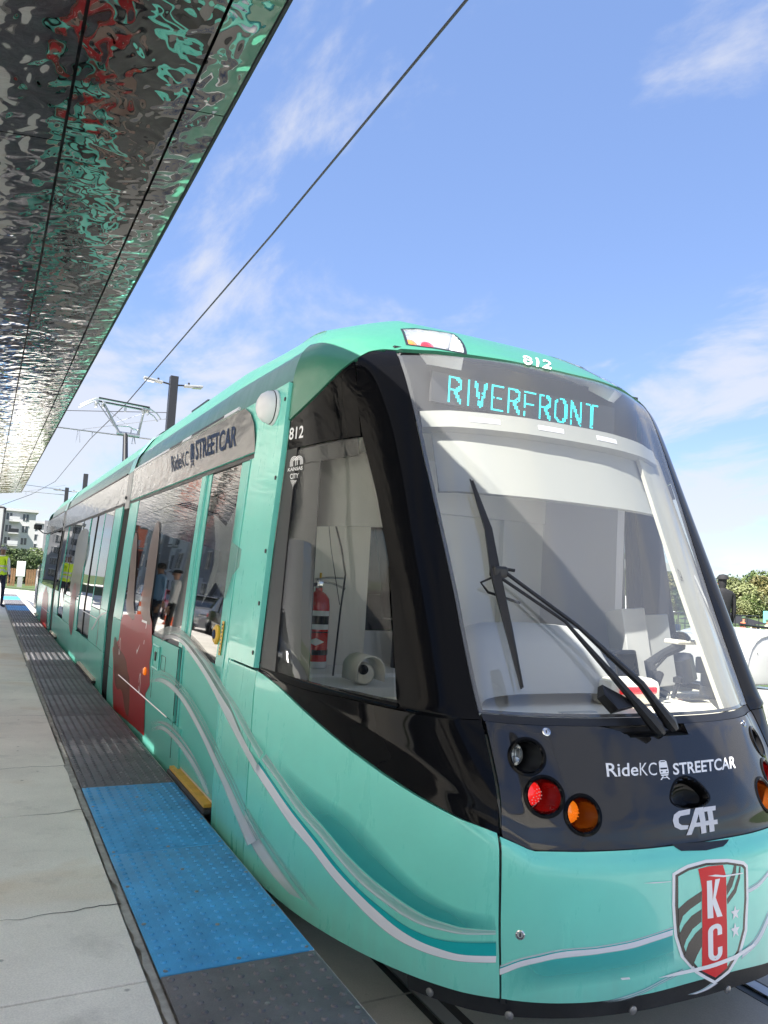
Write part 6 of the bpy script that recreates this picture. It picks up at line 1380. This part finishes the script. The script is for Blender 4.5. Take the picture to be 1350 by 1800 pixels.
# ---------------- cars ----------------
mat('tyre',(.02,.02,.02),.8); mat('car_black',(.012,.013,.016),.12,0,1); mat('car_white',(.75,.75,.74),.2,0,.8); mat('vehicle_white',(.40,.40,.40),.2,0,.6); mat('car_red',(.22,.015,.02),.15,0,1); mat('car_silver',(.42,.43,.45),.22,.6,.6); mat('car_glass',(.012,.014,.016),.03,0,1)
def car(x,y,z0,rz,paint,label,tall=0.,group='cars parked along the road'):
    o=empty('parked_car',(x,y,z0),label,'car',group,rz); T=tall
    prof=[(-2.25,.32),(-2.28,.62),(-2.2,.86),(-1.6,.95+T*.3),(-.95,1.0+T*.3),(-.35,1.38+T),(.5,1.47+T),(1.35,1.40+T),(2.0,1.02+T*.5),(2.2,.95+T*.4),(2.26,.6),(2.22,.32)]
    # cross sections along x
    mb=MB(); xs=[-2.27,-2.1,-1.6,-1.0,-.4,.2,.9,1.5,2.0,2.2,2.27]; vs=[]
    def top(xx): return lin([(-2.28,.62),(-2.2,.84),(-1.6,.94+T*.3),(-1.0,1.0+T*.3)]+[(2.0,1.0+T*.5),(2.2,.92+T*.4),(2.27,.62)],xx) if True else 0
    sec=12
    for xx in xs:
        w=.88*(1-.10*(abs(xx)/2.27)**4); t=top(xx)
        for yy,zz in ((-w*.92,.26),(-w,.42),(-w*1.0,.66),(-w*.96,t-.08),(-w*.82,t),(0,t+.02),(w*.82,t),(w*.96,t-.08),(w,.66),(w,.42),(w*.92,.26),(0,.22)): vs.append((xx,yy,zz))
    mb.add(vs,[(i*12+k,i*12+(k+1)%12,(i+1)*12+(k+1)%12,(i+1)*12+k) for i in range(len(xs)-1) for k in range(12)]+[tuple(range(12)),tuple((len(xs)-1)*12+k for k in range(12))[::-1]])
    q=mb.build('body',paint,smooth=35); q.parent=o
    mb=MB(); vs=[]
    for xx,w,t,b in ((-1.05,.80,.99+T*.3,.97),(-.35,.68,1.40+T,.97),(.5,.67,1.47+T,.97),(1.3,.66,1.41+T,.97),(2.02,.76,1.0+T*.5,.95)):
        for yy,zz in ((-.82,b),(-w,t),(w,t),(.82,b)): vs.append((xx,yy,zz))
    mb.add(vs,[(i*4+k,i*4+k+1,(i+1)*4+k+1,(i+1)*4+k) for i in range(4) for k in range(3)]); c=mb.build('cabin_glass','car_glass',smooth=30); c.parent=o
    mb=MB().box((.5,0,1.475+T),(1.75,1.3,.035),bev=.015); r=mb.build('roof',paint,smooth=40); r.parent=o
    mb=MB()
    for s in (-1,1):
        for a,b in (((-1.05,.81,1.0+T*.3),(-.35,.69,1.42+T)),((.45,.84,.96),(.48,.68,1.46+T)),((2.0,.77,1.0+T*.5),(1.3,.67,1.42+T))): mb.tube([(a[0],s*a[1],a[2]),(b[0],s*b[1],b[2])],.035,5)
    q=mb.build('window_pillars',paint); q.parent=o
    for xx in (-1.38,1.36):
        for s in (-1,1):
            w=MB().lathe([(.20,-.1),(.32,-.1),(.335,-.05),(.335,.05),(.32,.1),(.20,.1)],(xx,s*.80,.33),(0,1,0),20).build('wheel','tyre',smooth=40); w.parent=o
            rm=MB().lathe([(.0,.07),(.05,.09),(.19,.085),(.205,.10)],(xx,s*.80,.33),(0,s,0),16).build('rim','steel',smooth=30); rm.parent=w
    for s in (-1,1):
        q=MB().box((-2.2,s*.62,.74),(.12,.36,.12),bev=.03).build('headlight','clear_lens'); q.parent=o
        q=MB().box((2.22,s*.66,.78),(.08,.28,.15),bev=.02).build('tail_light','red_lens'); q.parent=o
        q=MB().box((-.85,s*.96,1.02),(.14,.16,.10),bev=.03).build('door_mirror',paint); q.parent=o
    return o
car(-6.5,24.,-.02,R_(90),'car_white','white parked car nearest the camera behind the platform',.25)
car(-6.5,29.6,-.02,R_(90),'car_black','black parked car second along the road behind the platform',.12)
car(-6.5,35.2,-.02,R_(90),'car_silver','silver parked car third along the road behind the platform')
car(-6.5,41.,-.02,R_(90),'car_red','dark red parked car fourth along the road behind the platform')
car(-6.5,47,-.02,R_(90),'car_white','white parked car fifth along the road, lower than the first')
car(-6.5,18.,-.02,R_(90),'car_black','black tall parked car farthest back behind the camera',.3)
# traffic cones mirrored in the middle module
mat('cone_orange',(.75,.12,.02),.5)
for x,y,lb in ((-3.9,29.5,'orange and white traffic barrel left of its neighbour'),(-3.0,30.0,'orange and white traffic barrel right of its neighbour')):
    o=empty('traffic_barrel',(x,y,PZ),lb,'traffic barrel','orange traffic barrels on the platform'); b=MB().lathe([(.29,0),(.29,.06),(.24,.07),(.19,1.0),(.1,1.02),(0,1.02)],(x,y,PZ),None,18).build('barrel','cone_orange',o,smooth=30)
    for z0,z1 in ((.30,.46),(.62,.78)): MB().lathe([(.243-.053*z0+.003,z0),(.243-.053*z1+.003,z1)],(x,y,PZ),None,18).build('reflective_band','label_white',o,smooth=30)
# white vehicle body at the right, beyond the streetcar
wv=empty('white_vehicle',(12.,8.6,-.3),'glossy white vehicle with rounded panel and thin black trim strip right of the streetcar','vehicle')
Yv=8.2
def rp(poly,y0,y1,nm,mt,par=wv,bev=.02):
    bm=bmesh.new(); f=bm.faces.new([bm.verts.new((x,y0,z)) for x,z in poly]); r=bmesh.ops.extrude_face_region(bm,geom=[f]); bmesh.ops.translate(bm,vec=(0,y1-y0,0),verts=[v for v in r['geom'] if isinstance(v,bmesh.types.BMVert)])
    bmesh.ops.recalc_face_normals(bm,faces=bm.faces)
    if bev: bmesh.ops.bevel(bm,geom=[e for e in bm.edges if abs(abs((e.verts[0].co-e.verts[1].co).y))<1e-4],offset=bev,segments=3,affect='EDGES',profile=.5)
    me=bpy.data.meshes.new(nm); bm.to_mesh(me); bm.free(); me.materials.append(M[mt]); me.polygons.foreach_set('use_smooth',[True]*len(me.polygons)); me.set_sharp_from_angle(angle=R_(35)); o=bpy.data.objects.new(nm,me); return place(o,par)
def V2(px,py): p=at(px,py,Y=Yv); return (p.x,p.z)
arc=[V2(1312,1205),V2(1312,1180),V2(1315,1158),V2(1321,1140),V2(1329,1128),V2(1338,1121),V2(1352,1117),V2(1400,1112)]
r0=V2(1400,1205)
MB().tube([Vector((x,Yv-.004,z)) for x,z in arc],.012,6).build('panel_seam','grey_trim',wv)
rp(arc+[r0],Yv,Yv+1.6,'body_panel','vehicle_white',bev=.05)
x0=V2(1306,1124); x1=V2(1322,1124)
rp([V2(1290,1330),V2(1290,1122),V2(1315,1122),V2(1315,1330)],Yv+.3,Yv+2.,'side_panel','vehicle_white',bev=.02)
rp([V2(1290,1208),V2(1400,1216),V2(1400,1400),V2(1290,1400)],Yv-.12,Yv+1.6,'lower_panel','vehicle_white',bev=.06)
for a,b in ((1312,1325),(1332,1400)):
    p0=at(a,1207+(a-1312)*.16,Y=Yv-.03); p1=at(b,1207+(b-1312)*.16,Y=Yv-.03); MB().tube([p0,p1],.014,6).build('trim_strip','black_satin',wv)
MB().lathe([(.012,0),(.01,.01),(0,.012)],at(1331,1148,Y=Yv-.0),(0,-1,0),10).build('rivet','steel',wv)
for x in (12.4,14.): MB().lathe([(.0,-.12),(.36,-.12),(.38,0),(.36,.12),(0,.12)],(x,Yv+.6,-.2),(0,1,0),20).build('wheel','tyre',wv,smooth=30)
